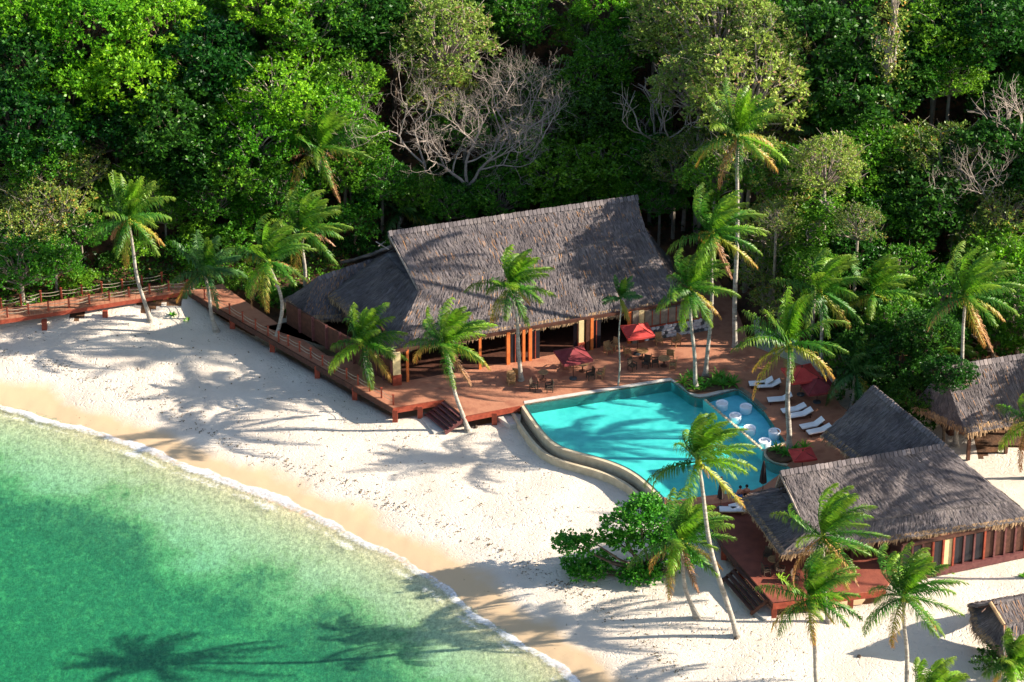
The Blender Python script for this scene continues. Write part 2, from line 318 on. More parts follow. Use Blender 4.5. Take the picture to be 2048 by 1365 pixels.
# sand material: dry pale sand, damp orange band by height, weed bits, footprints
def sandmat():
    m, n, ns, L = newmat('beach_sand')
    tc = N(ns, 'ShaderNodeTexCoord'); P = tc.outputs['Object']
    sep = N(ns, 'ShaderNodeSeparateXYZ'); L.new(P, sep.inputs[0])
    n1 = N(ns, 'ShaderNodeTexNoise'); n1.inputs['Scale'].default_value = .35; n1.inputs['Detail'].default_value = 6; L.new(P, n1.inputs[0])
    dry = ramp(ns, [(.3, (.61, .525, .435)), (.7, (.72, .635, .535))]); L.new(n1.outputs[0], dry.inputs[0])
    # damp band
    nb = N(ns, 'ShaderNodeTexNoise'); nb.inputs['Scale'].default_value = .30; nb.inputs['Detail'].default_value = 6; L.new(P, nb.inputs[0])
    a = N(ns, 'ShaderNodeMath', operation='MULTIPLY_ADD'); a.inputs[1].default_value = -.40; L.new(nb.outputs[0], a.inputs[0]); L.new(sep.outputs[2], a.inputs[2])
    wr = N(ns, 'ShaderNodeMapRange', interpolation_type='SMOOTHSTEP'); wr.inputs[1].default_value = .06; wr.inputs[2].default_value = .30; L.new(a.outputs[0], wr.inputs[0])
    mx = N(ns, 'ShaderNodeMix', data_type='RGBA'); mx.inputs[6].default_value = (.60, .43, .26, 1); L.new(wr.outputs[0], mx.inputs[0]); L.new(dry.outputs[0], mx.inputs[7])
    # leaf litter specks
    n3 = N(ns, 'ShaderNodeTexNoise'); n3.inputs['Scale'].default_value = 3.2; n3.inputs['Detail'].default_value = 3; L.new(P, n3.inputs[0])
    n4 = N(ns, 'ShaderNodeTexNoise'); n4.inputs['Scale'].default_value = .18; L.new(P, n4.inputs[0])
    ad = N(ns, 'ShaderNodeMath', operation='MULTIPLY_ADD'); ad.inputs[1].default_value = .35; L.new(n4.outputs[0], ad.inputs[0]); L.new(n3.outputs[0], ad.inputs[2])
    sp = N(ns, 'ShaderNodeMapRange'); sp.inputs[1].default_value = .90; sp.inputs[2].default_value = .94; sp.inputs[4].default_value = .6; L.new(ad.outputs[0], sp.inputs[0])
    m2 = N(ns, 'ShaderNodeMix', data_type='RGBA'); L.new(sp.outputs[0], m2.inputs[0]); L.new(mx.outputs[2], m2.inputs[6]); m2.inputs[7].default_value = (.20, .14, .08, 1)
    b = N(ns, 'ShaderNodeBsdfPrincipled'); L.new(m2.outputs[2], b.inputs['Base Color']); b.inputs['Roughness'].default_value = .95; b.inputs['Specular IOR Level'].default_value = .1
    # footprints and hollows
    vo = N(ns, 'ShaderNodeTexVoronoi', feature='SMOOTH_F1'); vo.inputs['Scale'].default_value = 2.9; vo.inputs['Smoothness'].default_value = .35
    mp = N(ns, 'ShaderNodeMapping'); mp.inputs['Scale'].default_value = (1.25, .8, .1); mp.inputs['Rotation'].default_value = (0, 0, .5); wob_ = N(ns, 'ShaderNodeTexNoise'); wob_.inputs['Scale'].default_value = .8; L.new(P, wob_.inputs[0]); wa = N(ns, 'ShaderNodeVectorMath', operation='MULTIPLY_ADD'); wa.inputs[1].default_value = (1.6, 1.6, 0); L.new(wob_.outputs['Color'], wa.inputs[0]); L.new(P, wa.inputs[2]); L.new(wa.outputs[0], mp.inputs[0]); L.new(mp.outputs[0], vo.inputs[0])
    vr = N(ns, 'ShaderNodeMapRange'); vr.inputs[1].default_value = .05; vr.inputs[2].default_value = .38; L.new(vo.outputs[0], vr.inputs[0])
    nf = N(ns, 'ShaderNodeTexNoise'); nf.inputs['Scale'].default_value = 2.4; nf.inputs['Detail'].default_value = 9; nf.inputs['Roughness'].default_value = .8; L.new(P, nf.inputs[0])
    zone = N(ns, 'ShaderNodeTexNoise'); zone.inputs['Scale'].default_value = .12; L.new(P, zone.inputs[0])
    zr = N(ns, 'ShaderNodeMapRange'); zr.inputs[1].default_value = .35; zr.inputs[2].default_value = .6; zr.inputs[3].default_value = .15; zr.inputs[4].default_value = .8; L.new(zone.outputs[0], zr.inputs[0])
    wm = N(ns, 'ShaderNodeMath', operation='MULTIPLY'); L.new(zr.outputs[0], wm.inputs[0]); L.new(wr.outputs[0], wm.inputs[1])
    vh = N(ns, 'ShaderNodeMath', operation='MULTIPLY'); L.new(vr.outputs[0], vh.inputs[0]); L.new(wm.outputs[0], vh.inputs[1])
    sm = N(ns, 'ShaderNodeMath', operation='MULTIPLY_ADD'); sm.inputs[1].default_value = 1.5; L.new(nf.outputs[0], sm.inputs[0]); L.new(vh.outputs[0], sm.inputs[2])
    wk = N(ns, 'ShaderNodeMapRange'); wk.inputs[3].default_value = .06; wk.inputs[4].default_value = .6; L.new(wr.outputs[0], wk.inputs[0])
    bp = N(ns, 'ShaderNodeBump'); bp.inputs['Distance'].default_value = .15; L.new(wk.outputs[0], bp.inputs['Strength']); L.new(sm.outputs[0], bp.inputs['Height']); L.new(bp.outputs[0], b.inputs['Normal'])
    o = N(ns, 'ShaderNodeOutputMaterial'); L.new(b.outputs[0], o.inputs[0]); return m
def seabedmat():
    m, n, ns, L = newmat('seabed')
    tc = N(ns, 'ShaderNodeTexCoord'); P = tc.outputs['Object']
    sep = N(ns, 'ShaderNodeSeparateXYZ'); L.new(P, sep.inputs[0])
    n0 = N(ns, 'ShaderNodeTexNoise'); n0.inputs['Scale'].default_value = .085; n0.inputs['Detail'].default_value = 6; n0.inputs['Roughness'].default_value = .62; L.new(P, n0.inputs[0])
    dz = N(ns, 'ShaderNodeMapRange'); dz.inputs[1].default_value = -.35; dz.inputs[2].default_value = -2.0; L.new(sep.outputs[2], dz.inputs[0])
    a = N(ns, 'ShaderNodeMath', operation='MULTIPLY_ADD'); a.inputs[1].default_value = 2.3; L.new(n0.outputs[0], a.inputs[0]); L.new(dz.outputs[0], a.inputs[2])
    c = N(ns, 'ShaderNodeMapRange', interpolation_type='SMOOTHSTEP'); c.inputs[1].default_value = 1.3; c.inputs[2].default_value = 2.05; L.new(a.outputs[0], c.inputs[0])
    n1 = N(ns, 'ShaderNodeTexNoise'); n1.inputs['Scale'].default_value = 1.5; n1.inputs['Detail'].default_value = 9; n1.inputs['Roughness'].default_value = .82
    mp = N(ns, 'ShaderNodeMapping'); mp.inputs['Scale'].default_value = (.8, .55, 1); L.new(P, mp.inputs[0]); L.new(mp.outputs[0], n1.inputs[0])
    ad = N(ns, 'ShaderNodeMath', operation='MULTIPLY_ADD'); ad.inputs[1].default_value = 1.9; L.new(n1.outputs[0], ad.inputs[0])
    cs = N(ns, 'ShaderNodeMath', operation='SUBTRACT'); cs.inputs[1].default_value = .98; L.new(c.outputs[0], cs.inputs[0]); L.new(cs.outputs[0], ad.inputs[2])
    rp = ramp(ns, [(.0, (.52, .44, .26)), (.30, (.40, .36, .18)), (.58, (.26, .31, .13)), (1., (.09, .16, .08))]); L.new(ad.outputs[0], rp.inputs[0])
    # speckled bottom: mottling of ripple caustics put into the algae colour, plus fine relief
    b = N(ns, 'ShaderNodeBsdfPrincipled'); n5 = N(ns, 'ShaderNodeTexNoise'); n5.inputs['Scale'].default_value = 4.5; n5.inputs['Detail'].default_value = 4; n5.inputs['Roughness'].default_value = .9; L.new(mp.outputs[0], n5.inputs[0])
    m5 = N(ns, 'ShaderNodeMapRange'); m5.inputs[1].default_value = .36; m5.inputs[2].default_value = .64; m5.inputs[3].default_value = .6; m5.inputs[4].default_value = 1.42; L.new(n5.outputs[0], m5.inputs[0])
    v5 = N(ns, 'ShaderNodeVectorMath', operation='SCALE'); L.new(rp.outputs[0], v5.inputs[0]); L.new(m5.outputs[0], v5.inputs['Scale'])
    L.new(v5.outputs[0], b.inputs['Base Color']); b.inputs['Roughness'].default_value = 1
    bp = N(ns, 'ShaderNodeBump'); bp.inputs['Strength'].default_value = .6; bp.inputs['Distance'].default_value = .22; L.new(n1.outputs[0], bp.inputs['Height']); L.new(bp.outputs[0], b.inputs['Normal'])
    o = N(ns, 'ShaderNodeOutputMaterial'); L.new(b.outputs[0], o.inputs[0]); return m
M['sand'] = sandmat(); M['seabed'] = seabedmat()
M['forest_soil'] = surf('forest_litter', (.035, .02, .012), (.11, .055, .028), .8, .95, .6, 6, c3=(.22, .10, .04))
def ground(name, mask, mat):
    f = F4[mask]; u, inv = np.unique(f, return_inverse=True)
    o = link_mesh(name, np_mesh(name, Vg[u], inv.reshape(f.shape), mat, smooth=True)); return tag(o, kind='structure')
sea_m = (dsh < -.15)
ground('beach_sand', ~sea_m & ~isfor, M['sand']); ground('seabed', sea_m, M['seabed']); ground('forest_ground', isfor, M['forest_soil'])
# sea body
M['sea'] = watermat('sea_water', (.03, .90, .76), .24, 1.7, .38)
o = MB().box((0, 40, -3.0), (480, 500, 6.0)).build('sea_water', M['sea']); tag(o, kind='structure')
# foam line
def foammat():
    m, n, ns, L = newmat('sea_foam')
    tc = N(ns, 'ShaderNodeTexCoord'); uv = N(ns, 'ShaderNodeUVMap'); sp = N(ns, 'ShaderNodeSeparateXYZ'); L.new(uv.outputs[0], sp.inputs[0])
    nz = N(ns, 'ShaderNodeTexNoise'); nz.inputs['Scale'].default_value = 3.5; nz.inputs['Detail'].default_value = 8; nz.inputs['Roughness'].default_value = .7; L.new(tc.outputs['Object'], nz.inputs[0])
    n2 = N(ns, 'ShaderNodeTexNoise'); n2.inputs['Scale'].default_value = .35; L.new(tc.outputs['Object'], n2.inputs[0])
    e = ramp(ns, [(0, (0, 0, 0)), (.10, (.28,)*3), (.30, (.42,)*3), (.50, (.26,)*3), (.68, (.60,)*3), (.88, (.70,)*3), (1., (0, 0, 0))]); L.new(sp.outputs[1], e.inputs[0])
    a = N(ns, 'ShaderNodeMath', operation='ADD'); L.new(e.outputs[0], a.inputs[0]); L.new(nz.outputs[0], a.inputs[1])
    a2 = N(ns, 'ShaderNodeMath', operation='MULTIPLY_ADD'); a2.inputs[1].default_value = .95; L.new(n2.outputs[0], a2.inputs[0]); L.new(a.outputs[0], a2.inputs[2])
    r = N(ns, 'ShaderNodeMapRange'); r.inputs[1].default_value = 1.34; r.inputs[2].default_value = 1.80; r.inputs[4].default_value = .85; L.new(a2.outputs[0], r.inputs[0])
    d = N(ns, 'ShaderNodeBsdfPrincipled'); d.inputs['Base Color'].default_value = (.82, .84, .86, 1); d.inputs['Roughness'].default_value = .9
    t = N(ns, 'ShaderNodeBsdfTransparent'); mx = N(ns, 'ShaderNodeMixShader'); L.new(r.outputs[0], mx.inputs[0]); L.new(t.outputs[0], mx.inputs[1]); L.new(d.outputs[0], mx.inputs[2])
    o = N(ns, 'ShaderNodeOutputMaterial'); L.new(mx.outputs[0], o.inputs[0]); return m
M['foam'] = foammat()
pts = []
for (a, b) in zip(SHORE[1:-1], SHORE[2:]):
    k = max(2, int(np.hypot(*(b-a))/.5)); pts += [a+(b-a)*t/k for t in range(k)]
pts = np.array(pts)
for _ in range(30): pts[1:-1] = (pts[:-2]+2*pts[1:-1]+pts[2:])/4
s_ = np.arange(len(pts)); tan = np.gradient(pts, axis=0); tan /= np.linalg.norm(tan, axis=1)[:, None]; nr = np.stack([-tan[:, 1], tan[:, 0]], -1)
wob = .34*np.sin(s_*.083+.6*np.sin(s_*.031))+.20*np.sin(s_*.21)+.12*np.sin(s_*.53+1)+.07*np.sin(s_*1.3)+.05*np.sin(s_*2.9)
rows = 12; V = []; UVs = []
for i in range(rows):
    t = i/(rows-1); off = -1.9+t*2.3
    q = pts+nr*(off+wob*(.4+.6*t)+.0)[:, None]; zz = np.maximum(zfun(q[:, 0], q[:, 1])+.04, .012)+.05*np.exp(-((t-.80)/.08)**2)
    V.append(np.column_stack([q, zz])); UVs.append(np.column_stack([s_*.1, np.full(len(s_), t)]))
V = np.concatenate(V); UVs = np.concatenate(UVs); n_ = len(pts); ii = np.arange(rows*n_).reshape(rows, n_)
Ff = np.stack([ii[:-1, :-1], ii[:-1, 1:], ii[1:, 1:], ii[1:, :-1]], -1).reshape(-1, 4)
tag(link_mesh('shore_foam', np_mesh('shore_foam', V, Ff, M['foam'], UVs, True)), 'white foam of a small wave breaking along the shore', 'foam', kind='stuff')

# ------------------------------------------------------------------ terrace with pool
def sm(poly, it=2):                           # corner-cutting
    for _ in range(it):
        q = []
        for a, b in zip(poly, poly[1:]+poly[:1]): q += [(a[0]*.75+b[0]*.25, a[1]*.75+b[1]*.25), (a[0]*.25+b[0]*.75, a[1]*.25+b[1]*.75)]
        poly = q
    return poly
def smo(poly, it=2):
    for _ in range(it):
        q = [poly[0]]
        for a, b in zip(poly, poly[1:]): q += [(a[0]*.75+b[0]*.25, a[1]*.75+b[1]*.25), (a[0]*.25+b[0]*.75, a[1]*.25+b[1]*.75)]
        poly = q+[poly[-1]]
    return poly
ZW = 2.22
W_ = lambda L_, z=ZW: [U(x, y, z) for x, y in L_]
edge_inf = smo(W_([(1050, 810), (1068, 838), (1092, 870), (1118, 892), (1155, 904), (1205, 917), (1247, 932), (1278, 950), (1302, 970), (1328, 996)]))
edge_near = smo(W_([(1345, 1003), (1419, 993), (1469, 988), (1519, 980), (1552, 955), (1582, 938)]), 1)
edge_plant = smo(W_([(1574, 934), (1541, 925), (1526, 912), (1530, 899), (1552, 893), (1571, 886)]))
edge_north = smo(W_([(1527, 823), (1480, 780), (1468, 781), (1434, 790), (1405, 797), (1385, 794), (1362, 776), (1342, 763)]), 1)
pool_loop = edge_inf+edge_near+edge_plant+edge_north
# outer terrace outline uses the pool's far rim just outside the infinity edge
outer_front = TERR[:4]
terr_out = [TERR[0], TERR[1], TERR[2], U(1040, 810, ZD)] + edge_inf[:0]
def offs(line, d):
    a = np.array(line); t = np.gradient(a, axis=0); t /= np.linalg.norm(t, axis=1)[:, None]; n = np.stack([t[:, 1], -t[:, 0]], -1); return [tuple(p) for p in a+n*d]
rim_o = offs(edge_inf, .36)      # outwards = to the beach side
deck_poly = [TERR[0], TERR[1], TERR[2], U(1044, 811, ZD)] + edge_inf[:1] + \
            [p for p in reversed(edge_north)] + list(reversed(edge_plant)) + list(reversed(edge_near)) + \
            [edge_inf[-1]] + W_([(1330, 1015), (1410, 1012), (1446, 1090), (1546, 1206), (1770, 1180), (1800, 1130), (2060, 1066), (2030, 1050), (1880, 950), (1760, 870), (1680, 810), (1640, 745), (1500, 690), (1470, 610)], ZD) + [(17, 8), (-6, -5), U(740, 722, ZD), U(655, 712, ZD), U(560, 650, ZD), U(472, 590, ZD)] + [U(445, 568, ZD), U(377, 582, ZD)]
dk = poly_fill('terrace', deck_poly, [], ZD-.16, ZD, M['deck']); tag(dk, kind='structure')
# solid base of the terrace under the pool's sides
sb = [U(x, y, ZD) for x, y in [(1500, 700), (1640, 750), (1700, 820), (1760, 840), (1760, 930), (1600, 1000), (1440, 1100), (1410, 1030), (1340, 1015)]]
# pool basin
pool_poly = pool_loop
o = poly_fill('pool_floor', pool_poly, [], 1.1, 1.3, M['pooltile']); tag(o, kind='structure')
sh_poly = W_([(1409, 799), (1434, 789), (1468, 780), (1480, 779), (1527, 822), (1572, 885), (1552, 893), (1530, 899)])
o = poly_fill('shallow_pool_floor', sh_poly, [], 1.312, 1.72, M['pooltile_blue']); tag(o, kind='structure')
mb = MB()
lp = pool_loop; n = len(lp)
for i in range(n):
    a, b = lp[i], lp[(i+1) % n]
    mb.add([(a[0], a[1], .9), (b[0], b[1], .9), (b[0], b[1], ZD-.005), (a[0], a[1], ZD-.005)], [(0, 1, 2, 3)])
tag(mb.build('pool_wall', M['pooltile']), kind='structure')
M['poolwater'] = watermat('pool_water', (.02, .88, .90), .30, 1.8, .16)
o = poly_fill('pool_water', offs(pool_loop, -.0), [], 1.31, ZW, M['poolwater']); tag(o, kind='structure')
# divider of stepping stones
ped = empty('pool_divider', U3(1409, 799, ZW), 'row of small stones dividing the blue shallow pool from the main pool', 'divider')
A = U3(1409, 799, ZW); B = U3(1528, 902, ZW); k = 26
mb = MB().bar(A+Vector((0, 0, -.5)), B+Vector((0, 0, -.5)), .26, .90); mb.build('divider_wall', M['pooltile'], ped, True)
sm_me = None
for i in range(k):
    p = A.lerp(B, (i+.5)/k)
    if sm_me is None:
        b = MB(); b.lathe((0, 0, 0), [(.13, -.06), (.16, .0), (.12, .05), (.05, .06)], 8); o = b.build('stone', M['coping'], ped); sm_me = o.data
    else: o = link_mesh('stone', sm_me, ped)
    o.location = p-Vector(ped.location)+Vector((0, 0, .0)); o.rotation_euler.z = random.random()*6; o.scale = (random.uniform(.8, 1.15),)*2+(1,)
# infinity edge coping, gutter, outer wall
def ribbon(line_a, line_b, za0, za1, name, mat, parent=None, kind='structure'):
    b = MB(); n = len(line_a)
    for i in range(n-1):
        p = [line_a[i], line_a[i+1], line_b[i+1], line_b[i]]; b.prism(p, za0, za1)
    o = b.build(name, mat, parent); tag(o, kind=kind) if kind else None; return o
ew = list(edge_inf)
ribbon(ew, offs(ew, .34), .3, ZW+.012, 'infinity_edge', M['coping'])
ribbon(offs(ew, .345), offs(ew, .92), .2, 1.30, 'gutter_floor', M['gutter'])
ribbon(offs(ew, .925), offs(ew, 1.16), .2, 1.72, 'gutter_wall', M['coping'])
# pool north coping
nl = [U(1049, 808, ZD)]+[p for p in reversed(edge_north)][:]
ribbon(nl[:-4], [(p[0]-.05, p[1]+.38) for p in nl[:-4]], ZD-.1, ZD+.03, 'pool_coping', M['concrete'])
ribbon(nl[-5:], [(p[0]+.3, p[1]+.25) for p in nl[-5:]], ZD-.1, ZD+.034, 'pool_coping', M['gutter'])
ribbon(edge_plant, offs(edge_plant, .25), ZD-.1, ZD+.05, 'pool_coping', M['coping'])

# ------------------------------------------------------------------ boardwalk, deck edges, piers, rail
def fascia(parent, pl, z0, z1, name='edge_board', mat='redwood', out=.05):
    for a, b in zip(pl, pl[1:]):
        mb = MB().bar((a[0], a[1], (z0+z1)/2), (b[0], b[1], (z0+z1)/2), .08, z1-z0); mb.build(name, M[mat], parent, True)
bw = empty('boardwalk', U3(180, 615, ZD), 'raised red timber boardwalk with post and rope railing running to the left edge', 'boardwalk')
near = [U(x, y, ZD) for x, y in [(-260, 668), (0, 640), (120, 622), (250, 601), (377, 582)]]
far = [U(x, y, ZD) for x, y in [(-260, 646), (0, 619), (120, 600), (250, 578), (400, 562)]]
ws = bw.location
# planks across the walk
pk = None; NP = 0
tot = 0; seg = []
for i in range(4):
    L = math.hypot(near[i+1][0]-near[i][0], near[i+1][1]-near[i][1]); k = int(L/.42)
    for j in range(k):
        t = j/k; t2 = (j+.94)/k
        q = lambda P, tt: (P[i][0]+(P[i+1][0]-P[i][0])*tt, P[i][1]+(P[i+1][1]-P[i][1])*tt)
        if q(near, t)[0] < -46: continue
        mb = MB().prism([q(near, t), q(near, t2), q(far, t2), q(far, t)], ZD-.06, ZD+random.uniform(-.008, .008)); mb.build('plank', M['deck'], bw, True)
fascia(bw, near, ZD-.42, ZD-.065); fascia(bw, far, ZD-.42, ZD-.065)
M['rope'] = plainmat('pale_rope', (.40, .33, .24), .9, .1)
def rail(parent, base, z0=ZD, h=.9):
    tops = []
    for p in base:
        MB().box((p[0], p[1], z0+h/2-.1), (.13, .13, h+.2)).box((p[0], p[1], z0+h+.02), (.17, .17, .05)).build('post', M['redwood'], parent, True); tops.append(p)
    for a, b in zip(tops, tops[1:]):
        for hz in (.75, .42):
            pp = [Vector((a[0]+(b[0]-a[0])*t, a[1]+(b[1]-a[1])*t, z0+h*hz+.02-.10*4*t*(1-t))) for t in (0, .25, .5, .75, 1)]
            MB().tube(pp, .022, 5).build('rope', M['rope'], parent, True)
z5 = lambda L_: [U(x/3.657, 460+y/3.657, ZD) for x, y in L_]
rail(bw, z5([(-100, 668), (55, 640), (210, 617), (355, 594), (505, 572), (655, 545), (800, 517), (945, 492), (1095, 470), (1235, 446), (1372, 436)]))
rail(bw, z5([(-140, 590), (10, 572), (155, 547), (300, 517), (450, 497), (600, 476), (745, 452), (895, 434), (1040, 408), (1185, 382)]))
for x, y in [(88, 640), (210, 622), (332, 595), (-60, 652)]:
    p = U(x, y, 1.9); zb = zat(*p)-.3; MB().box((p[0], p[1], (zb+1.86)/2), (.42, .42, 1.86-zb)).build('pier', M['redwood'], bw, True)
dr = empty('deck_railing', U3(600, 705, ZD), 'post and rope railing along the diagonal edge of the main deck', 'railing')
z1 = lambda L_, z=ZD: [U(540+x/2.844, 380+y/2.844, z) for x, y in L_]
sideposts = [(U(408, 600, ZD)), U(433, 616, ZD), U(458, 629, ZD), U(484, 645, ZD), U(510, 660, ZD), U(535, 673, ZD), U(556, 685, ZD)]+z1([(100, 890), (165, 925), (228, 962), (295, 1003), (362, 1042), (432, 1078), (497, 1113), (563, 1150), (630, 1188), (697, 1228)])
rail(dr, [(p[0]+.06, p[1]+.12) for p in sideposts])
de = empty('deck_edge', U3(786, 816, ZD), 'red timber edge and piers of the main deck above the sand', 'deck')
fascia(de, [U(377, 583, ZD), U(500, 655, ZD), U(640, 734, ZD), U(786, 817, ZD)], ZD-.48, ZD-.002, mat='darkwood')
fascia(de, [U(786, 817, ZD), U(888, 800, ZD)], ZD-.48, ZD-.002); fascia(de, [U(930, 834, ZD), U(1040, 812, ZD)], ZD-.48, ZD-.002)
for (x, y) in [(786, 818), (836, 811), (630, 730), (705, 772), (540, 678), (460, 632), (880, 803), (985, 824)]:
    p = U(x, y, ZD); zb = zat(*p)-.4; MB().box((p[0]+.15, p[1]+.22, (zb+ZD-.17)/2), (.42, .42, ZD-.17-zb)).build('pier', M['redwood'], de, True)
# deck steps: treads descending to the left from the jog
def steps(name, a, b, dirv, n, drop, run, label, mat, w0=.0):
    e = empty(name, Vector((a[0], a[1], ZD)), label, 'steps'); a = Vector((a[0], a[1], 0)); b = Vector((b[0], b[1], 0)); dv = Vector((dirv[0], dirv[1], 0)).normalized()
    for i in range(n):
        p0 = a+dv*run*i; p1 = b+dv*run*i; zt = ZD-.12-drop*(i+.0)
        m = (p0+p1)/2+dv*run/2; q = Matrix.Rotation(math.atan2((p1-p0).y, (p1-p0).x), 3, 'Z')
        MB().box((m.x, m.y, zt-.04), ((p1-p0).length, run*.96, .08), M=q).box((m.x-dv.x*run*.45, m.y-dv.y*run*.45, zt-.18), ((p1-p0).length*.98, .04, .22), M=q).build('tread', M[mat], e, True)
    for s, pa in ((0, a), (1, b)):
        MB().bar(pa+Vector((0, 0, ZD-.2)), pa+dv*run*n+Vector((0, 0, ZD-.2-drop*n)), .09, .28).build('stringer', M[mat], e, True)
    return e
steps('deck_steps', U(889, 801, ZD), U(930, 834, ZD), (-.956, -.29), 5, .21, .33, 'dark brown steps from the main deck down to a concrete slab', 'steps')
zc = .98
def slab(name, pxs, z, h, label, mat='concrete', cat='slab'):
    pl = [U(x, y, z) for x, y in pxs]; c = np.mean(pl, 0)
    mb = MB().prism([tuple(p) for p in pl], z-h, z); o = mb.build(name, M[mat]); tag(o, label, cat); return o
slab('concrete_slab', [(836, 828), (850, 824), (905, 858), (868, 866)], 1.12, .4, 'pale concrete slab on the sand at the foot of the dark deck steps')
slab('concrete_block', [(985, 828), (1022, 818), (1042, 830), (1040, 846), (1020, 850)], 1.5, .8, 'pale concrete block where the deck meets the pool edge')
slab('concrete_slab', [(1458, 1172), (1474, 1166), (1552, 1228), (1530, 1240)], 1.12, .4, 'narrow pale concrete slab along the steps of the second deck')

ld = [U(x, y, ZD) for x, y in [(1345, 1019), (1408, 1014), (1446, 1092), (1546, 1206), (1770, 1180), (1800, 1132), (1640, 1040), (1560, 985), (1470, 1003)]]
M['lowdeck'] = surf('red_brown_decking', (.17, .045, .03), (.27, .075, .045), 1.2, .7, .25, 8)  # red stain, darkened further: the deck's shade is put into the colour
o = poly_fill('lower_deck', ld, [], ZD-.004, ZD+.012, M['lowdeck']); tag(o, kind='structure')
d2 = empty('deck_edge', U3(1500, 1150, ZD), 'dark red timber edge of the lower deck round the second hut', 'deck')
fascia(d2, [U(1330, 1017, ZD), U(1408, 1013, ZD), U(1446, 1092, ZD), U(1546, 1207, ZD)], ZD-.5, ZD-.002, mat='darkwood')
fascia(d2, [U(1546, 1208, ZD), U(1772, 1181, ZD)], ZD-.5, ZD-.002)
for x, y in [(1547, 1208), (1620, 1199), (1700, 1190), (1446, 1092), (1480, 1130)]:
    p = U(x, y, ZD); zb = zat(*p)-.5; MB().box((p[0]+.1, p[1]+.3, (zb+ZD-.17)/2), (.4, .4, ZD-.17-zb)).build('pier', M['redwood'], d2, True)
steps('deck_steps', U(1478, 1130, ZD), U(1536, 1196, ZD), (-.95, -.3), 4, .25, .33, 'long dark steps on the left side of the lower deck', 'darkwood')

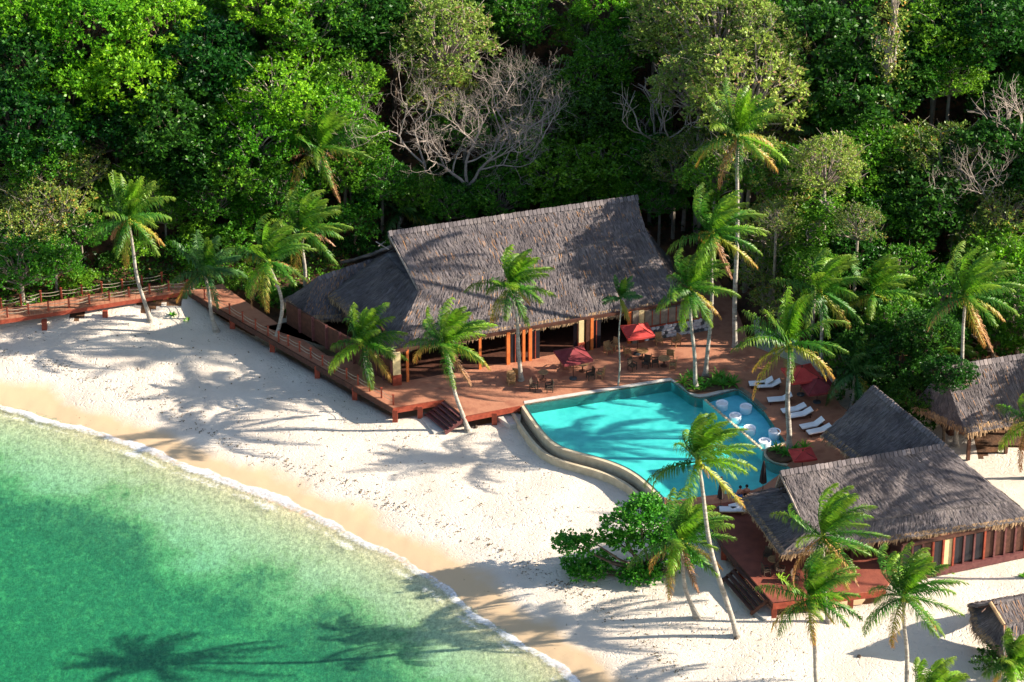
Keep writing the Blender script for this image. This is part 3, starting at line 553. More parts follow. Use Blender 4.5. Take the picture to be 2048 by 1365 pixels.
# ------------------------------------------------------------------ thatch
def bil(Q, a, b):
    a = a[:, None]; b = b[:, None]; TL, TR, BR, BL = [np.array(q) for q in Q]
    return (TL*(1-a)+TR*a)*(1-b)+(BL*(1-a)+BR*a)*b
def thatch_plane(par, Q, dens=38, fringe=True, sag=.18, name='thatch', rust_sun=.02, fr_d=34):
    """Q = top-left, top-right, bottom-right, bottom-left (3-D). Makes the packed slab, the strands and the eave fringe."""
    loc = np.array(par.location); Q = [np.array(q, float)-loc for q in Q]
    TL, TR, BR, BL = Q
    nrm = np.cross(BL-TL, BR-TL) + np.cross(BR-TL, TR-TL); nrm /= np.linalg.norm(nrm)
    if nrm[2] < 0: nrm = -nrm
    wt = max(np.linalg.norm(TR-TL), np.linalg.norm(BR-BL)); hh = max(np.linalg.norm(BL-TL), np.linalg.norm(BR-TR))
    na, nb = max(3, int(wt/.35)), max(3, int(hh/.35))
    A, B = np.meshgrid(np.linspace(0, 1, na), np.linspace(0, 1, nb)); A = A.ravel(); B = B.ravel()
    def surfp(a, b, lift=0.):
        p = bil(Q, a, b); s = -sag*4*b*(1-b)*.6
        rough = .045*np.sin(p[:, 0]*2.3+p[:, 1]*1.7)*np.sin(p[:, 0]*.9-p[:, 1]*2.9)+.03*np.sin(b*hh*9.)
        return p+nrm[None]*(s+rough+lift)[:, None]
    V1 = surfp(A, B); V2 = V1-nrm[None]*.22
    ii = np.arange(na*nb).reshape(nb, na); F1 = np.stack([ii[:-1, :-1], ii[1:, :-1], ii[1:, 1:], ii[:-1, 1:]], -1).reshape(-1, 4)
    bd = np.concatenate([ii[0, :], ii[1:, -1], ii[-1, -2::-1], ii[-2:0:-1, 0]]); b2 = np.roll(bd, -1); off = na*nb
    Fs = np.stack([bd, b2, b2+off, bd+off], -1)
    me = np_mesh(name, np.concatenate([V1, V2]), np.concatenate([F1, F1[:, ::-1]+off, Fs]), M['thatch_base']); link_mesh(name, me, par)
    area = .5*np.linalg.norm(np.cross(BL-TL, BR-TL))+.5*np.linalg.norm(np.cross(BR-TL, TR-TL))
    n = int(area*dens*1.7); a = rng.random(n); b = np.sqrt(rng.random(n)) if np.linalg.norm(TR-TL) < .3*np.linalg.norm(BR-BL) else rng.random(n)
    # rows (courses) so that strand tails line up raggedly
    b = np.clip(np.round(b*hh/.28)*.28/hh+rng.normal(0, .06, n)/hh, 0, .985)
    p0 = surfp(a, b, .03*rng.random(n)); L = rng.uniform(.35, .9, n); b1 = b+L/hh
    ok = b1 < 1.03; a, b, p0, L, b1 = a[ok], b[ok], p0[ok], L[ok], b1[ok]; n = len(a)
    dn = (bil(Q, a, np.full(n, 1.))-bil(Q, a, np.zeros(n))); dn /= np.linalg.norm(dn, axis=1)[:, None]+1e-9
    al = np.cross(dn, nrm[None]); jit = rng.normal(0, .07, n)
    p1 = surfp(a, np.minimum(b1, 1.), 0)+nrm[None]*(rng.uniform(.03, .13, n))[:, None]+al*(jit*L)[:, None]
    wd = rng.uniform(.014, .042, n)[:, None]
    V = np.stack([p0-al*wd, p0+al*wd, p1+al*wd*.5, p1-al*wd*.5], 1).reshape(-1, 3); Fq = np.arange(n*4).reshape(n, 4)
    r = rng.random(n) < rust_sun
    o = link_mesh('strands', np_mesh('strands', V, Fq[~r], M['thatch']), par); o['kind'] = 'stuff'
    if r.any() and rust_sun > .03: o = link_mesh('strands', np_mesh('strands', V, Fq[r], M['thatch_rust_sun']), par); o['kind'] = 'stuff'
    if fringe:
        W = np.linalg.norm(BR-BL); n = int(W*fr_d*2); a = rng.random(n); row = rng.random(n)
        p0 = surfp(a, np.full(n, 1.)-row*.7/hh, 0)+nrm[None]*(.02+.05*rng.random(n))[:, None]
        out = (BL-TL); out[2] = 0; out = out/np.linalg.norm(out)
        e = (BR-BL)/W; L = rng.uniform(.16, .48, n)*(1+.4*np.sin(a*W*1.7)*np.sin(a*W*.6+1)); dn1 = dn[0] if len(dn) else np.array([0, 0, -1])
        p1 = p0+(dn1[None]*.8*row[:, None]+np.array([0, 0, -1])[None]*(1.05-row[:, None]*.9)+out[None]*.25+e[None]*rng.normal(0, .18, n)[:, None])*L[:, None]
        wd = rng.uniform(.025, .06, n)[:, None]; e = e[None]
        V = np.stack([p0-e*wd, p0+e*wd, p1+e*wd*.4, p1-e*wd*.4], 1).reshape(-1, 3)
        o = link_mesh('fringe', np_mesh('fringe', V, np.arange(n*4).reshape(n, 4), M['fringe']), par); o['kind'] = 'stuff'
def ridge_cap(par, a, b, nm='ridge_cap'):
    a = Vector(a); b = Vector(b); L = (b-a).length; k = int(L/.34); d = (b-a)/L; side = d.cross(Vector((0, 0, 1))).normalized(); mb = MB()
    loc = Vector(par.location)
    for i in range(k):
        p = a+d*(i+.5)*L/k-loc; h = .05+.05*random.random(); ww = .28+.1*random.random()
        mb.add([p+side*ww-Vector((0, 0, .22))-d*.14, p+Vector((0, 0, h))-d*.14, p-side*ww-Vector((0, 0, .22))-d*.14, p+side*ww-Vector((0, 0, .22))+d*.15, p+Vector((0, 0, h+.03))+d*.15, p-side*ww-Vector((0, 0, .22))+d*.15],
               [(0, 1, 4, 3), (1, 2, 5, 4), (0, 2, 1), (3, 4, 5), (0, 3, 5, 2)])
    o = mb.build(nm, M['thatch'], par)

# ------------------------------------------------------------------ main hut
ang = R(17.2); u = Vector((math.cos(ang), math.sin(ang), 0)); v = Vector((-math.sin(ang), math.cos(ang), 0)); Z = Vector((0, 0, 1))
R1 = U3(780, 465, 11.0); R2 = R1+u*((U3(1275, 395, 11.0)-R1).dot(u))
E1 = U3(779, 702, 4.55); off = (E1-R1).dot(v); E1 = R1+v*off+u*((E1-R1).dot(u)); E1.z = 4.55
E2 = U3(1368, 604, 4.55); E2 = R1+v*off+u*((E2-R1).dot(u)); E2.z = 4.55
slope_n = (E1+u*5-(R1)).cross(R1+u*5-R1); slope_n.normalize()
mh = empty('thatched_hut', R1+v*0-Z*(11-ZD), 'largest thatched hut with a steep grey ridge roof facing the pool', 'hut')
Aj = UPL(839, 582, R1, slope_n)               # where the rake meets the left skirt
Bj = UPL(1292, 462, R1, slope_n)
half = -off
def mir(p): q = Vector(p); d = (q-R1).dot(v); return q-v*2*d
aL = (Aj-R1).dot(u); aR = (Bj-R1).dot(u)
# front slope = upper quad + lower trapezoid down to the eave
thatch_plane(mh, [R1, R2, Bj, Aj], fringe=False, rust_sun=.05)
thatch_plane(mh, [Aj+Z*.0, Bj, E2, E1], fringe=True, rust_sun=.04)
thatch_plane(mh, [mir(R1), mir(R2), mir(Bj), mir(Aj)], dens=12, fringe=False)
thatch_plane(mh, [mir(Aj), mir(Bj), mir(E2), mir(E1)], dens=12)
ridge_cap(mh, R1-u*.15+Z*.06, R2+u*.1+Z*.06)
# left skirt (long low wing under the gable)
Bg = U3(772, 508, Aj.z)
Fl = U3(656, 592, 4.5); 
thatch_plane(mh, [Bg, Aj+Z*.02, E1, Fl], dens=38, fringe=True)
thatch_plane(mh, [Bg, mir(Aj)+u*1.5, mir(E1)+u*2, Fl], dens=14, fringe=True)
thatch_plane(mh, [Bg, Aj-Z*.05, Aj-Z*.1+u*1.6, Bg+u*2.2], dens=1, fringe=False, sag=0)
# right skirt
Br = mir(Bj)
Fr = E2+u*1.5+v*7.5; Fr.z = 4.5
thatch_plane(mh, [Bj+Z*.02, Br, Fr, E2], dens=20); thatch_plane(mh, [mir(Bj)-u*1, mir(Bj), mir(E2), Fr], dens=14)
# dark gable infill
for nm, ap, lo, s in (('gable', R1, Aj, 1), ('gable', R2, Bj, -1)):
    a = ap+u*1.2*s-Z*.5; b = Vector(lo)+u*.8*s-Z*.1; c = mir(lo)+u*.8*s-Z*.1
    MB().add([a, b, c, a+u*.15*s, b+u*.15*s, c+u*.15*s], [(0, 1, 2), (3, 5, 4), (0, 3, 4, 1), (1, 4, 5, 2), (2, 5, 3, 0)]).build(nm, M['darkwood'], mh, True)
for lo in (Aj, mir(Aj)): MB().tube([R1-u*.1-Z*.25, Vector(lo)-Z*.2], .09, 6).build('rake_pole', M['deadwood'], mh, True)
# small crossed poles at the prow
for s in (1, -1): MB().tube([R1-u*.3-Z*1.2-v*s*.7, R1-u*1.1-Z*.9+v*s*.4], .05, 5).build('prow_pole', M['deadwood'], mh, True)
# posts, walls
cA = U3(793, 767, ZD); cB = U3(1283, 682, ZD); du = (cB-cA).normalized()
def colrow(px, py, parent, w=.32, h=3.0, mats='orange'):
    p = U3(px, py, ZD); t = (p-cA).dot(du); p = cA+du*t; return p
def column(p, parent, w, h, mat, nm='post', dep=None):
    MB().box((p.x, p.y, ZD+h/2), (w, dep or w, h), ang).build(nm, M[mat], parent, True)
for x, y, w, mat in [(793, 768, .62, 'cream'), (816, 764, .2, 'orange'), (1016, 728, .28, 'orange'), (1048, 724, .22, 'orange'), (1061, 722, .26, 'orange'), (1163, 706, .42, 'cream'), (1176, 703, .3, 'darkwood'), (1184, 701, .25, 'orange'), (1259, 688, .26, 'orange'), (1270, 686, .5, 'blind'), (1282, 684, .42, 'cream'), (900, 746, .3, 'darkwood'), (960, 738, .2, 'orange')]:
    p = colrow(x, y, mh); column(p, mh, w, 3.0 if mat != 'cream' else 2.95, mat)
    if mat == 'cream': column(p-v*.02-u*.0, mh, w+.10, .95, 'redwood', 'post_base')
for x in (1030, 1070, 1155, 1192): p = colrow(x, 724-(x-1030)*.17, mh); column(p+v*.1, mh, .75, 2.6, 'panelglass', 'glass_panel', .05); column(p+v*.1-v*.04, mh, .07, 2.6, 'redwood', 'frame')
# eave beam, back wall, left wall, counter
MB().bar(cA+Z*3.0, cA+du*26+Z*3.0, .2, .25).build('beam', M['darkwood'], mh, True)
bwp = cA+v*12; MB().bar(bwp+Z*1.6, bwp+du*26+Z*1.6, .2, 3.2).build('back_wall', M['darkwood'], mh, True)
for a, b in zip([(786, 768), (737, 740), (656, 697)], [(737, 740), (656, 697), (575, 648)]):  # dark wall added to stand in for the unlit space under the left eave
    a = U3(*a, ZD); b = U3(*b, ZD); MB().bar(a+Z*1.05, b+Z*1.05, .15, 2.1).build('side_wall', M['darkwood'], mh, True)
    for t in (0, .33, .66): q_ = a.lerp(b, t); MB().box((q_.x-.08, q_.y-.08, ZD+1.1), (.22, .22, 2.2), ang).build('post', M['steps'], mh, True)
pf = [cA+v*.1, cA+du*21+v*.3, cA+du*21+v*12, cA+v*12-u*8, U3(590, 640, ZD)+u, U3(656, 690, ZD)+u, U3(740, 735, ZD)+u]
MB().prism([(p.x, p.y) for p in pf], ZD+.004, ZD+.03).build('interior_shade_floor', M['darkwood'], mh, True)  # dark sheet over the deck: interior shade put into its colour
lw = cA+v*3.2; MB().bar(lw+Z*1.5, lw+v*8.8+Z*1.5, .2, 3.0).build('side_wall', M['darkwood'], mh, True)
MB().box(cA+du*9+v*6.5+Z*.55, (6, 1.0, 1.1), ang).build('counter', M['teak'], mh, True)
# right part: stone wall with panels
sw0 = colrow(1286, 683, mh)+du*.1; swL = 5.6; swh = 1.25
# it runs on towards the back right
MB().bar(sw0+Z*(swh/2), sw0+du*swL+Z*(swh/2), .40, swh).build('wall_core', M['mortar'], mh, True)
stm = []
for k_ in range(6):
    r = random.uniform(.16, .25); b = MB(); nn = 7; vs = []
    for j in range(nn):
        a_ = 2*math.pi*j/nn+random.uniform(-.25, .25); rr = r*random.uniform(.8, 1.15); vs.append((rr*1.2*math.cos(a_), rr*.95*math.sin(a_)))
    b.add([(x, 0, z) for x, z in vs]+[(x*.7, -.07, z*.7) for x, z in vs], [tuple(range(nn, 2*nn))]+[((j+1) % nn, j, nn+j, nn+(j+1) % nn) for j in range(nn)])
    stm.append([b.v, b.f])
c_i = 0
for row in range(4):
    for cc in range(15):
        b = MB(); vv, ff = random.choice(stm); b.add(vv, ff)
        dark = random.random() < .36
        o = b.build('stone', M['darkstone'] if dark else M['stonewall'], mh)
        p = sw0+du*(.2+cc*.375+(.18 if row % 2 else 0))-v*.20+Z*(.17+row*.31); o.location = p-Vector(mh.location); o.rotation_euler.z = ang
for i in range(8):
    p = sw0+du*(.35+i*.7)+Z*(swh+.75); MB().box(p, (.6, .08, 1.4), ang).build('blind_panel', M['blind'], mh, True)
    MB().box(p+du*.35, (.07, .14, 1.45), ang).build('frame', M['redwood'], mh, True)
MB().bar(sw0+Z*(swh+.03), sw0+du*swL+Z*(swh+.03), .46, .07).build('sill', M['redwood'], mh, True)

# ------------------------------------------------------------------ small service hut left of the main hut
sh = empty('thatched_hut', U3(640, 640, 1.4), 'small low thatched hut tucked behind the left wing of the main hut', 'hut')
zr, ze = 5.6, 3.3
a1 = U3(634, 555, zr); a2 = U3(775, 510, zr)
e1 = U3(598, 641, ze); e2 = U3(700, 650, ze); e0 = U3(566, 600, ze)
thatch_plane(sh, [a1, a2, e2+u*4, e1], dens=36, rust_sun=.22);  # rusty strands here also put the roof's sunlit tan into its colour
thatch_plane(sh, [a1, a1+Z*.01, e1, e0], dens=36)
ridge_cap(sh, a1, a2); be = e0+u*8+v*2.5; thatch_plane(sh, [a2, a1, e0, be], dens=26)
MB().bar(e1+u*.8+v*1.2-Z*1.3, e1+u*7+v*1.2-Z*1.3, .2, 2.4).build('wall', M['darkwood'], sh, True)
MB().bar(e1+u*.8+v*1.2-Z*1.3, e0+u*1.0-Z*1.3, .2, 2.4).build('wall', M['darkwood'], sh, True)

# ------------------------------------------------------------------ second hut
zr = 9.0; T = U3(1563, 944, zr); J0 = U3(1890, 892, zr); J = T+u*((J0-T).dot(u))
n2h = empty('thatched_hut', Vector((J.x, J.y, ZD)), 'T shaped thatched hut at lower right with palm shadows across its roof', 'hut')
eL = U3(1562, 1112, 4.6); offL = (eL-T).dot(v); eL = T+v*offL+u*((eL-T).dot(u)); eL.z = 4.6
eR = U3(2068, 1041, 4.5)
s2n = (eL-T).cross(u); A2 = UPL(1614, 1060, T, s2n)
A2R = J+(eR-J)*.45
def mir2(p): q = Vector(p); d = (q-T).dot(v); return q-v*2*d
A2b = T+u*((A2-T).dot(u)); 
AJ = J+(eR-J)*((A2-T).dot(v)/offL); 
thatch_plane(n2h, [T, J, AJ, A2], fringe=False, rust_sun=.02); thatch_plane(n2h, [A2, AJ, eR, eL], fringe=True)
ridge_cap(n2h, T-u*.1+Z*.05, J+Z*.05)
Tg = mir2(A2)-v*1.2; fl = U3(1479, 998, 4.5)
thatch_plane(n2h, [Tg, A2+Z*.02, eL, fl], dens=34); thatch_plane(n2h, [Tg, mir2(A2)+u*2, mir2(A2)+v*2.5-Z*1.9, fl], dens=20); thatch_plane(n2h, [Tg, A2-Z*.05, A2-Z*.1+u*1.5, Tg+u*1.5], dens=1, fringe=False, sag=0)
thatch_plane(n2h, [T, T+u*8, mir2(A2)+u*7, mir2(A2)], dens=16)
MB().add([T+u*1.1-Z*.4, Vector(A2)+u*.7, mir2(A2)+u*.7], [(0, 1, 2)]).build('gable', M['darkwood'], n2h, True)
MB().tube([T-u*.1-Z*.2, A2-Z*.15], .08, 6).build('rake_pole', M['deadwood'], n2h, True); MB().tube([T-u*.1-Z*.2, mir2(A2)-Z*.15], .08, 6).build('rake_pole', M['deadwood'], n2h, True)
# cross wing running back
K = U3(1745, 771, zr+.25); Jb = J+Z*.1
wl = U3(1642, 872, 4.9); wb = T+u*6.5; wb = U3(1700, 935, 6.4)
wb2 = wl+(Jb-K).normalized()*((wb-wl).length+2.0); wb2.z = 4.9
thatch_plane(n2h, [K, Jb, wb2+u*.5, wl], dens=40)
kn = (Jb-K).normalized(); sd = kn.cross(Z).normalized(); sd = sd if sd.dot(u) > 0 else -sd
dl = (wl-K); wr_ = K+sd*abs(dl.dot(sd))+kn*dl.dot(kn); wr_.z = 4.9
eRR = eR+v*1.0
thatch_plane(n2h, [Jb, K, wr_, eRR+kn*-1.0], dens=16)
thatch_plane(n2h, [J, J+Z*.01, eRR, eR], dens=16)
ridge_cap(n2h, K, Jb+kn*.2)
MB().add([K+kn*.8-Z*.3, wl+kn*.8+sd*.6, wr_+kn*.8-sd*.6], [(0, 1, 2)]).build('gable', M['darkwood'], n2h, True)
# walls of the second hut: front with red frames and a cream panel
f0 = U3(1800, 1163, 1.2); f1 = U3(2095, 1101, 1.2); dW = (f1-f0).normalized(); LW = (f1-f0).length; HW = 3.1; aW = math.atan2(dW.y, dW.x); nW = Vector((-dW.y, dW.x, 0))
MB().bar(f0+nW*.14+Z*HW/2, f1+nW*.14+Z*HW/2, .12, HW).build('wall', M['darkwood'], n2h, True)
for i in range(int(LW/.85)+1):
    p = f0+dW*i*.85+Z*HW/2; MB().box(p, (.15, .18, HW), aW).build('frame', M['redwood'] if i in (3, 4, 5, 8, 12) else M['steps'], n2h, True)
    if i < int(LW/.85):
        MB().box(p+dW*.425+nW*.05+Z*.15, (.66, .05, HW-.8), aW).build('door_panel', M['cream'] if i == 4 else (M['panelglass'] if i in (0, 1, 3, 5, 6, 7) else M['darkwood']), n2h, True)
MB().bar(f0+Z*HW, f1+Z*HW, .24, .22).build('beam', M['darkwood'], n2h, True); MB().bar(f0-nW*.1+Z*.2, f1-nW*.1+Z*.2, .3, .5).build('plinth', M['steps'], n2h, True)
for t in (.3, 3.3, 6.3, 9.2):
    p = eL+u*t+v*1.5; MB().box((p.x, p.y, ZD+1.1), (.24, .24, 2.3), ang).build('post', M['darkwood'], n2h, True)
p = eL+v*3.8+u*2; p.z = ZD+1.2; MB().bar(p, p+u*8, .18, 2.4).build('side_wall', M['darkwood'], n2h, True)
p2 = wl+kn*1.5+sd*1.5; p2.z = ZD+1.2; MB().bar(p2, p2+kn*7, .18, 2.4).build('side_wall', M['darkwood'], n2h, True)

# ------------------------------------------------------------------ right hut and bottom right hut
rh = empty('thatched_hut', U3(1990, 900, 1.4), 'thatched hut at the right edge under the forest', 'hut')
ra = U3(1884, 735, 8.0); rb = ra+u*9; rb.z = 8.0
re = U3(1932, 868, 4.2); re2 = re+u*9.0
thatch_plane(rh, [ra, rb, re2, re], dens=36, rust_sun=.05)
thatch_plane(rh, [ra, ra+Z*.01, re, re+v*5-u*2.5], dens=16)
thatch_plane(rh, [rb, ra, re+v*10-u*1.5, re2+v*10], dens=8)
ridge_cap(rh, ra, rb)
for t in (.8, 4, 7.5):
    p = re+u*t+v*1.0; MB().box((p.x, p.y, 2.6), (.25, .25, 3.0), ang).build('post', M['darkwood'], rh, True)
MB().bar(re+v*4+u*.5-Z*1.2, re+v*4+u*9-Z*1.2, .2, 2.8).build('wall', M['darkwood'], rh, True)
MB().bar(re+v*4+u*.5-Z*1.2, re+v*8+u*.5-Z*1.2, .2, 2.8).build('wall', M['darkwood'], rh, True)

bh = empty('thatched_hut', U3(2040, 1340, 1.05), 'low thatched hut cut off by the bottom right corner', 'hut')
ba = U3(1984, 1204, 5.6); bb = ba+u*6
be_ = U3(1985, 1318, 2.7); be2 = be_+u*7
s3 = (be_-ba).cross(u); Am = ba+(be_-ba)*.45+u*.9
thatch_plane(bh, [ba, bb, bb+(be2-bb)*.45, Am], fringe=False, rust_sun=.15); thatch_plane(bh, [Am, bb+(be2-bb)*.45, be2, be_+u*.8], rust_sun=.1)
bl = U3(1945, 1262, 2.7); tg = Vector((ba.x, ba.y, 4.6))+u*.8
thatch_plane(bh, [tg, Am, be_+u*.8, bl], dens=34); thatch_plane(bh, [tg, tg+v*2-Z*.8, bl+v*3+u*1, bl], dens=20)
thatch_plane(bh, [bb, ba, ba+v*4-Z*2.8, bb+v*4-Z*2.8], dens=14)
MB().tube([ba-u*.15, Am+Z*.05], .14, 7).build('rake_roll', M['fringe'], bh, True)
for s in (1, -1): MB().tube([ba+u*.3-Z*.1+v*s*.3, ba-u*.9-Z*.5-v*s*.3], .06, 5).build('prow_pole', M['darkwood'], bh, True)
for t in (1.2, 4.5): p = be_+u*t+v*1; MB().box((p.x, p.y, 1.9), (.2, .2, 1.8), ang).build('post', M['darkwood'], bh, True)
MB().bar(be_+v*1.5+u*1-Z*.8, be_+v*1.5+u*7-Z*.8, .2, 1.7).build('wall', M['darkwood'], bh, True)

# ------------------------------------------------------------------ furniture
FUR = []
def chair(p, rz, label, mat='teak', group='chairs on the main deck'):
    e = empty('armchair', p, label, 'chair', group, rz)
    m = M[mat]
    MB().box((0, 0, .42), (.56, .54, .08)).build('seat', m, e)
    MB().box((0, .27, .72), (.56, .06, .58), M=Matrix.Rotation(-.14, 3, 'X')).build('backrest', m, e)
    for a in (-1, 1):
        MB().box((a*.29, 0, .64), (.06, .5, .05)).build('armrest', m, e)
        for b in (-1, 1): MB().box((a*.26, b*.24, .20 if b > 0 else .31), (.06, .06, .40 if b > 0 else .62)).build('leg', m, e)
    return e
def table(p, label, r=.5):
    e = empty('round_table', p, label, 'table', 'tables on the main deck')
    MB().lathe((0, 0, .70), [(r-.03, 0), (r, .01), (r, .045), (r-.02, .055)], 18).build('table_top', M['teak'], e)
    MB().lathe((0, 0, 0), [(.3, 0), (.28, .04), (.06, .07), (.05, .69)], 10).build('pedestal', M['darkwood'], e)
def umbrella(p, rz, label, mat, s=1.5, h=2.5, rise=.65, nseg=4, tilt=0.):
    e = empty('parasol', p, label, 'parasol', 'open parasols', rz)
    MB().tube([(0, 0, .05), (0, 0, h+rise+.1)], .035, 7).build('pole', M['darkwood'], e)
    MB().lathe((0, 0, 0), [(.32, 0), (.32, .07), (.05, .10)], 12).build('base', M['darkstone'], e)
    T_ = Matrix.Rotation(tilt, 4, 'Y'); k = 6
    for q in range(nseg):
        a0 = 2*math.pi*(q)/nseg+math.pi/nseg; a1 = 2*math.pi*(q+1)/nseg+math.pi/nseg
        c0 = Vector((math.cos(a0), math.sin(a0), 0))*s*1.35; c1 = Vector((math.cos(a1), math.sin(a1), 0))*s*1.35
        vs = []; fs = []
        for i in range(k+1):
            t = .08+.92*i/k; zz = rise*(1-t)-.10*math.sin(t*math.pi)
            for j in range(5):
                w = j/4; p_ = c0.lerp(c1, w)*t; p_.z = zz-.05*math.sin(w*math.pi)*t; vs.append(p_)
        fs = [(i*5+j, i*5+j+1, (i+1)*5+j+1, (i+1)*5+j) for i in range(k) for j in range(4)]
        b = len(vs); last = vs[-5:]; vs += [p_+Vector((0, 0, -.17)) for p_ in last]
        fs += [(k*5+j, k*5+j+1, b+j+1, b+j) for j in range(4)]
        vs = [T_@p_+Vector((0, 0, h)) for p_ in vs]
        MB().add(vs, fs).build('canopy_panel', M[mat], e)
        MB().tube([T_@Vector((0, 0, rise-.1))+Vector((0, 0, h)), T_@(c0+Vector((0, 0, -.03)))+Vector((0, 0, h))], .018, 4).build('rib', M['darkwood'], e)
    return e
def closed_umbrella(p, label, h=2.7):
    e = empty('parasol', p, label, 'parasol', 'closed parasols')
    MB().tube([(0, 0, .05), (0, 0, h)], .03, 7).build('pole', M['darkwood'], e)
    MB().lathe((0, 0, 0), [(.30, 0), (.30, .07), (.05, .10)], 12).build('base', M['darkstone'], e)
    vs = []; nn = 14
    prof = [(.05, h+.12), (.11, h-.15), (.18, h-.7), (.24, h-1.3), (.27, h-1.75), (.17, h-1.85)]
    for r, z in prof:
        for k in range(nn): rr = r*(1.12 if k % 2 else .78); vs.append((rr*math.cos(2*math.pi*k/nn), rr*math.sin(2*math.pi*k/nn), z))
    MB().add(vs, [(i*nn+k, (i+1)*nn+k, (i+1)*nn+(k+1) % nn, i*nn+(k+1) % nn) for i in range(len(prof)-1) for k in range(nn)]+[tuple(range(nn))]).build('folded_canopy', M['canvas_dark'], e)
def lounger(p, rz, label, up=.55, frame='darkwood'):
    e = empty('sun_lounger', p, label, 'sun lounger', 'sun loungers by the pool', rz)   # head towards +x
    MB().box((-.1, 0, .26), (1.9, .66, .07)).build('frame', M[frame], e)
    for a in (-.85, .7):
        for b in (-.28, .28): MB().box((a, b, .12), (.06, .06, .24)).build('leg', M[frame], e)
    MB().box((-.38, 0, .35), (1.28, .64, .09)).build('mattress', M['cushion'], e)
    L = .74; MB().box((.26+L/2*math.cos(up), 0, .37+L/2*math.sin(up)), (L, .64, .09), M=Matrix.Rotation(-up, 3, 'Y')).build('back_cushion', M['cushion'], e)
    MB().box((.26+L/2*math.cos(up)+.03, 0, .31+L/2*math.sin(up)), (L, .62, .03), M=Matrix.Rotation(-up, 3, 'Y')).build('backrest', M[frame], e)
    return e
z2 = lambda x, y, z=ZD: U3(980+x/3.938, 580+y/3.938, z)
z3 = lambda x, y, z=ZD: U3(1280+x/4.0136, 740+y/4.0136, z)
umbrella(z2(655, 700), .35, 'faded maroon square parasol over a table in the middle of the main deck', 'canvas_maroon', 1.3, 2.2)
umbrella(z2(1160, 505), .25, 'bright red square parasol beside the stone wall end of the main hut', 'canvas_red', 1.2, 2.2)
table(z2(700, 655)+Vector((.3, .3, 0)), 'round table under the maroon parasol', .5)
table(z2(1140, 520)+Vector((.6, -.4, 0)), 'round table under the bright red parasol', .5)
table(z2(420, 740)+Vector((0, .6, 0)), 'small table between two dark chairs near the pool corner', .42)
table(z2(1370, 600), 'teak table near the planter bed', .5)
for x, y, r, l, mt in [(165, 745, .3, 'honey teak armchair in front of the palm trunk on the deck', 'teak'),
    (210, 690, 2.9, 'teak armchair just behind the palm trunk on the deck', 'teak'),
    (345, 790, 1.2, 'dark armchair left of the small table by the pool corner', 'wicker'),
    (465, 800, -1.3, 'dark armchair right of the small table by the pool corner', 'wicker'),
    (590, 610, 2.4, 'teak armchair left of the maroon parasol table', 'teak'), (790, 700, -1.2, 'dark armchair right of the maroon parasol table', 'wicker'),
    (870, 690, -1.9, 'teak armchair farthest right of the maroon parasol group', 'teak'), (660, 600, 3.1, 'teak armchair behind the maroon parasol table', 'teak'),
    (930, 500, .5, 'teak armchair behind the thin palm trunk', 'teak'), (980, 470, -.6, 'orange lit armchair between the two parasols', 'teak'), (1080, 520, 1.8, 'teak armchair left of the red parasol pole', 'teak'),
    (1330, 430, .2, 'teak armchair against the stone wall', 'teak'), (1465, 440, -.9, 'teak armchair at the right end of the stone wall', 'teak'),
    (1300, 600, 1.6, 'dark armchair left of the teak table near the planter', 'wicker'), (1440, 620, -1.7, 'teak armchair right of the table near the planter', 'teak'), (1420, 540, 3.0, 'teak armchair behind the table near the planter', 'teak'),
    (1120, 630, .8, 'dark wicker chair alone in the middle of the deck', 'wicker'), (1230, 610, -.4, 'dark wicker chair beside the lone one mid deck', 'wicker')]:
    chair(z2(x, y), r, l, mt)
# loungers east of the pool
for x, y, rz, l, up in [(975, 135, .1, 'white cushioned lounger at the top of the row by the planter', .55), (1035, 150, .1, 'second lounger in the top pair by the planter', .5),
    (1125, 262, .15, 'lounger just left of the leaning palm trunk', .5), (1235, 345, .3, 'flat white lounger behind the palm trunk', .35), (1290, 385, .3, 'white lounger right of the palm trunk, middle of the row', .45),
    (1385, 470, .35, 'white lounger below the middle of the row near the second roof', .55), (1440, 515, .35, 'last lounger of the row, touching the second hut roof', .35)]:
    lounger(z3(x, y), rz, l, up)
lounger(z3(745, 1150), -.02, 'white lounger on the lower deck left of the second hut', .02, 'teak')
lounger(z3(818, 1108), .45, 'white lounger half hidden by the second hut eave behind the bathers', .1, 'teak')
umbrella(z3(1290, 200), .3, 'red square parasol above the loungers behind the leaning palm', 'canvas_red', 1.35, 2.0)
umbrella(z3(1420, 260), .3, 'dark maroon parasol shaded behind the red one', 'canvas_maroon', 1.3, 1.6)
umbrella(z3(1300, 815), .2, 'red parasol peeking over the second hut ridge', 'canvas_red', .95, 1.6, .35)
closed_umbrella(z3(985, 985), 'closed dark parasol standing at the pool edge by the second hut'); closed_umbrella(z3(648, 1110), 'closed dark parasol on the lower deck behind the tall palm')
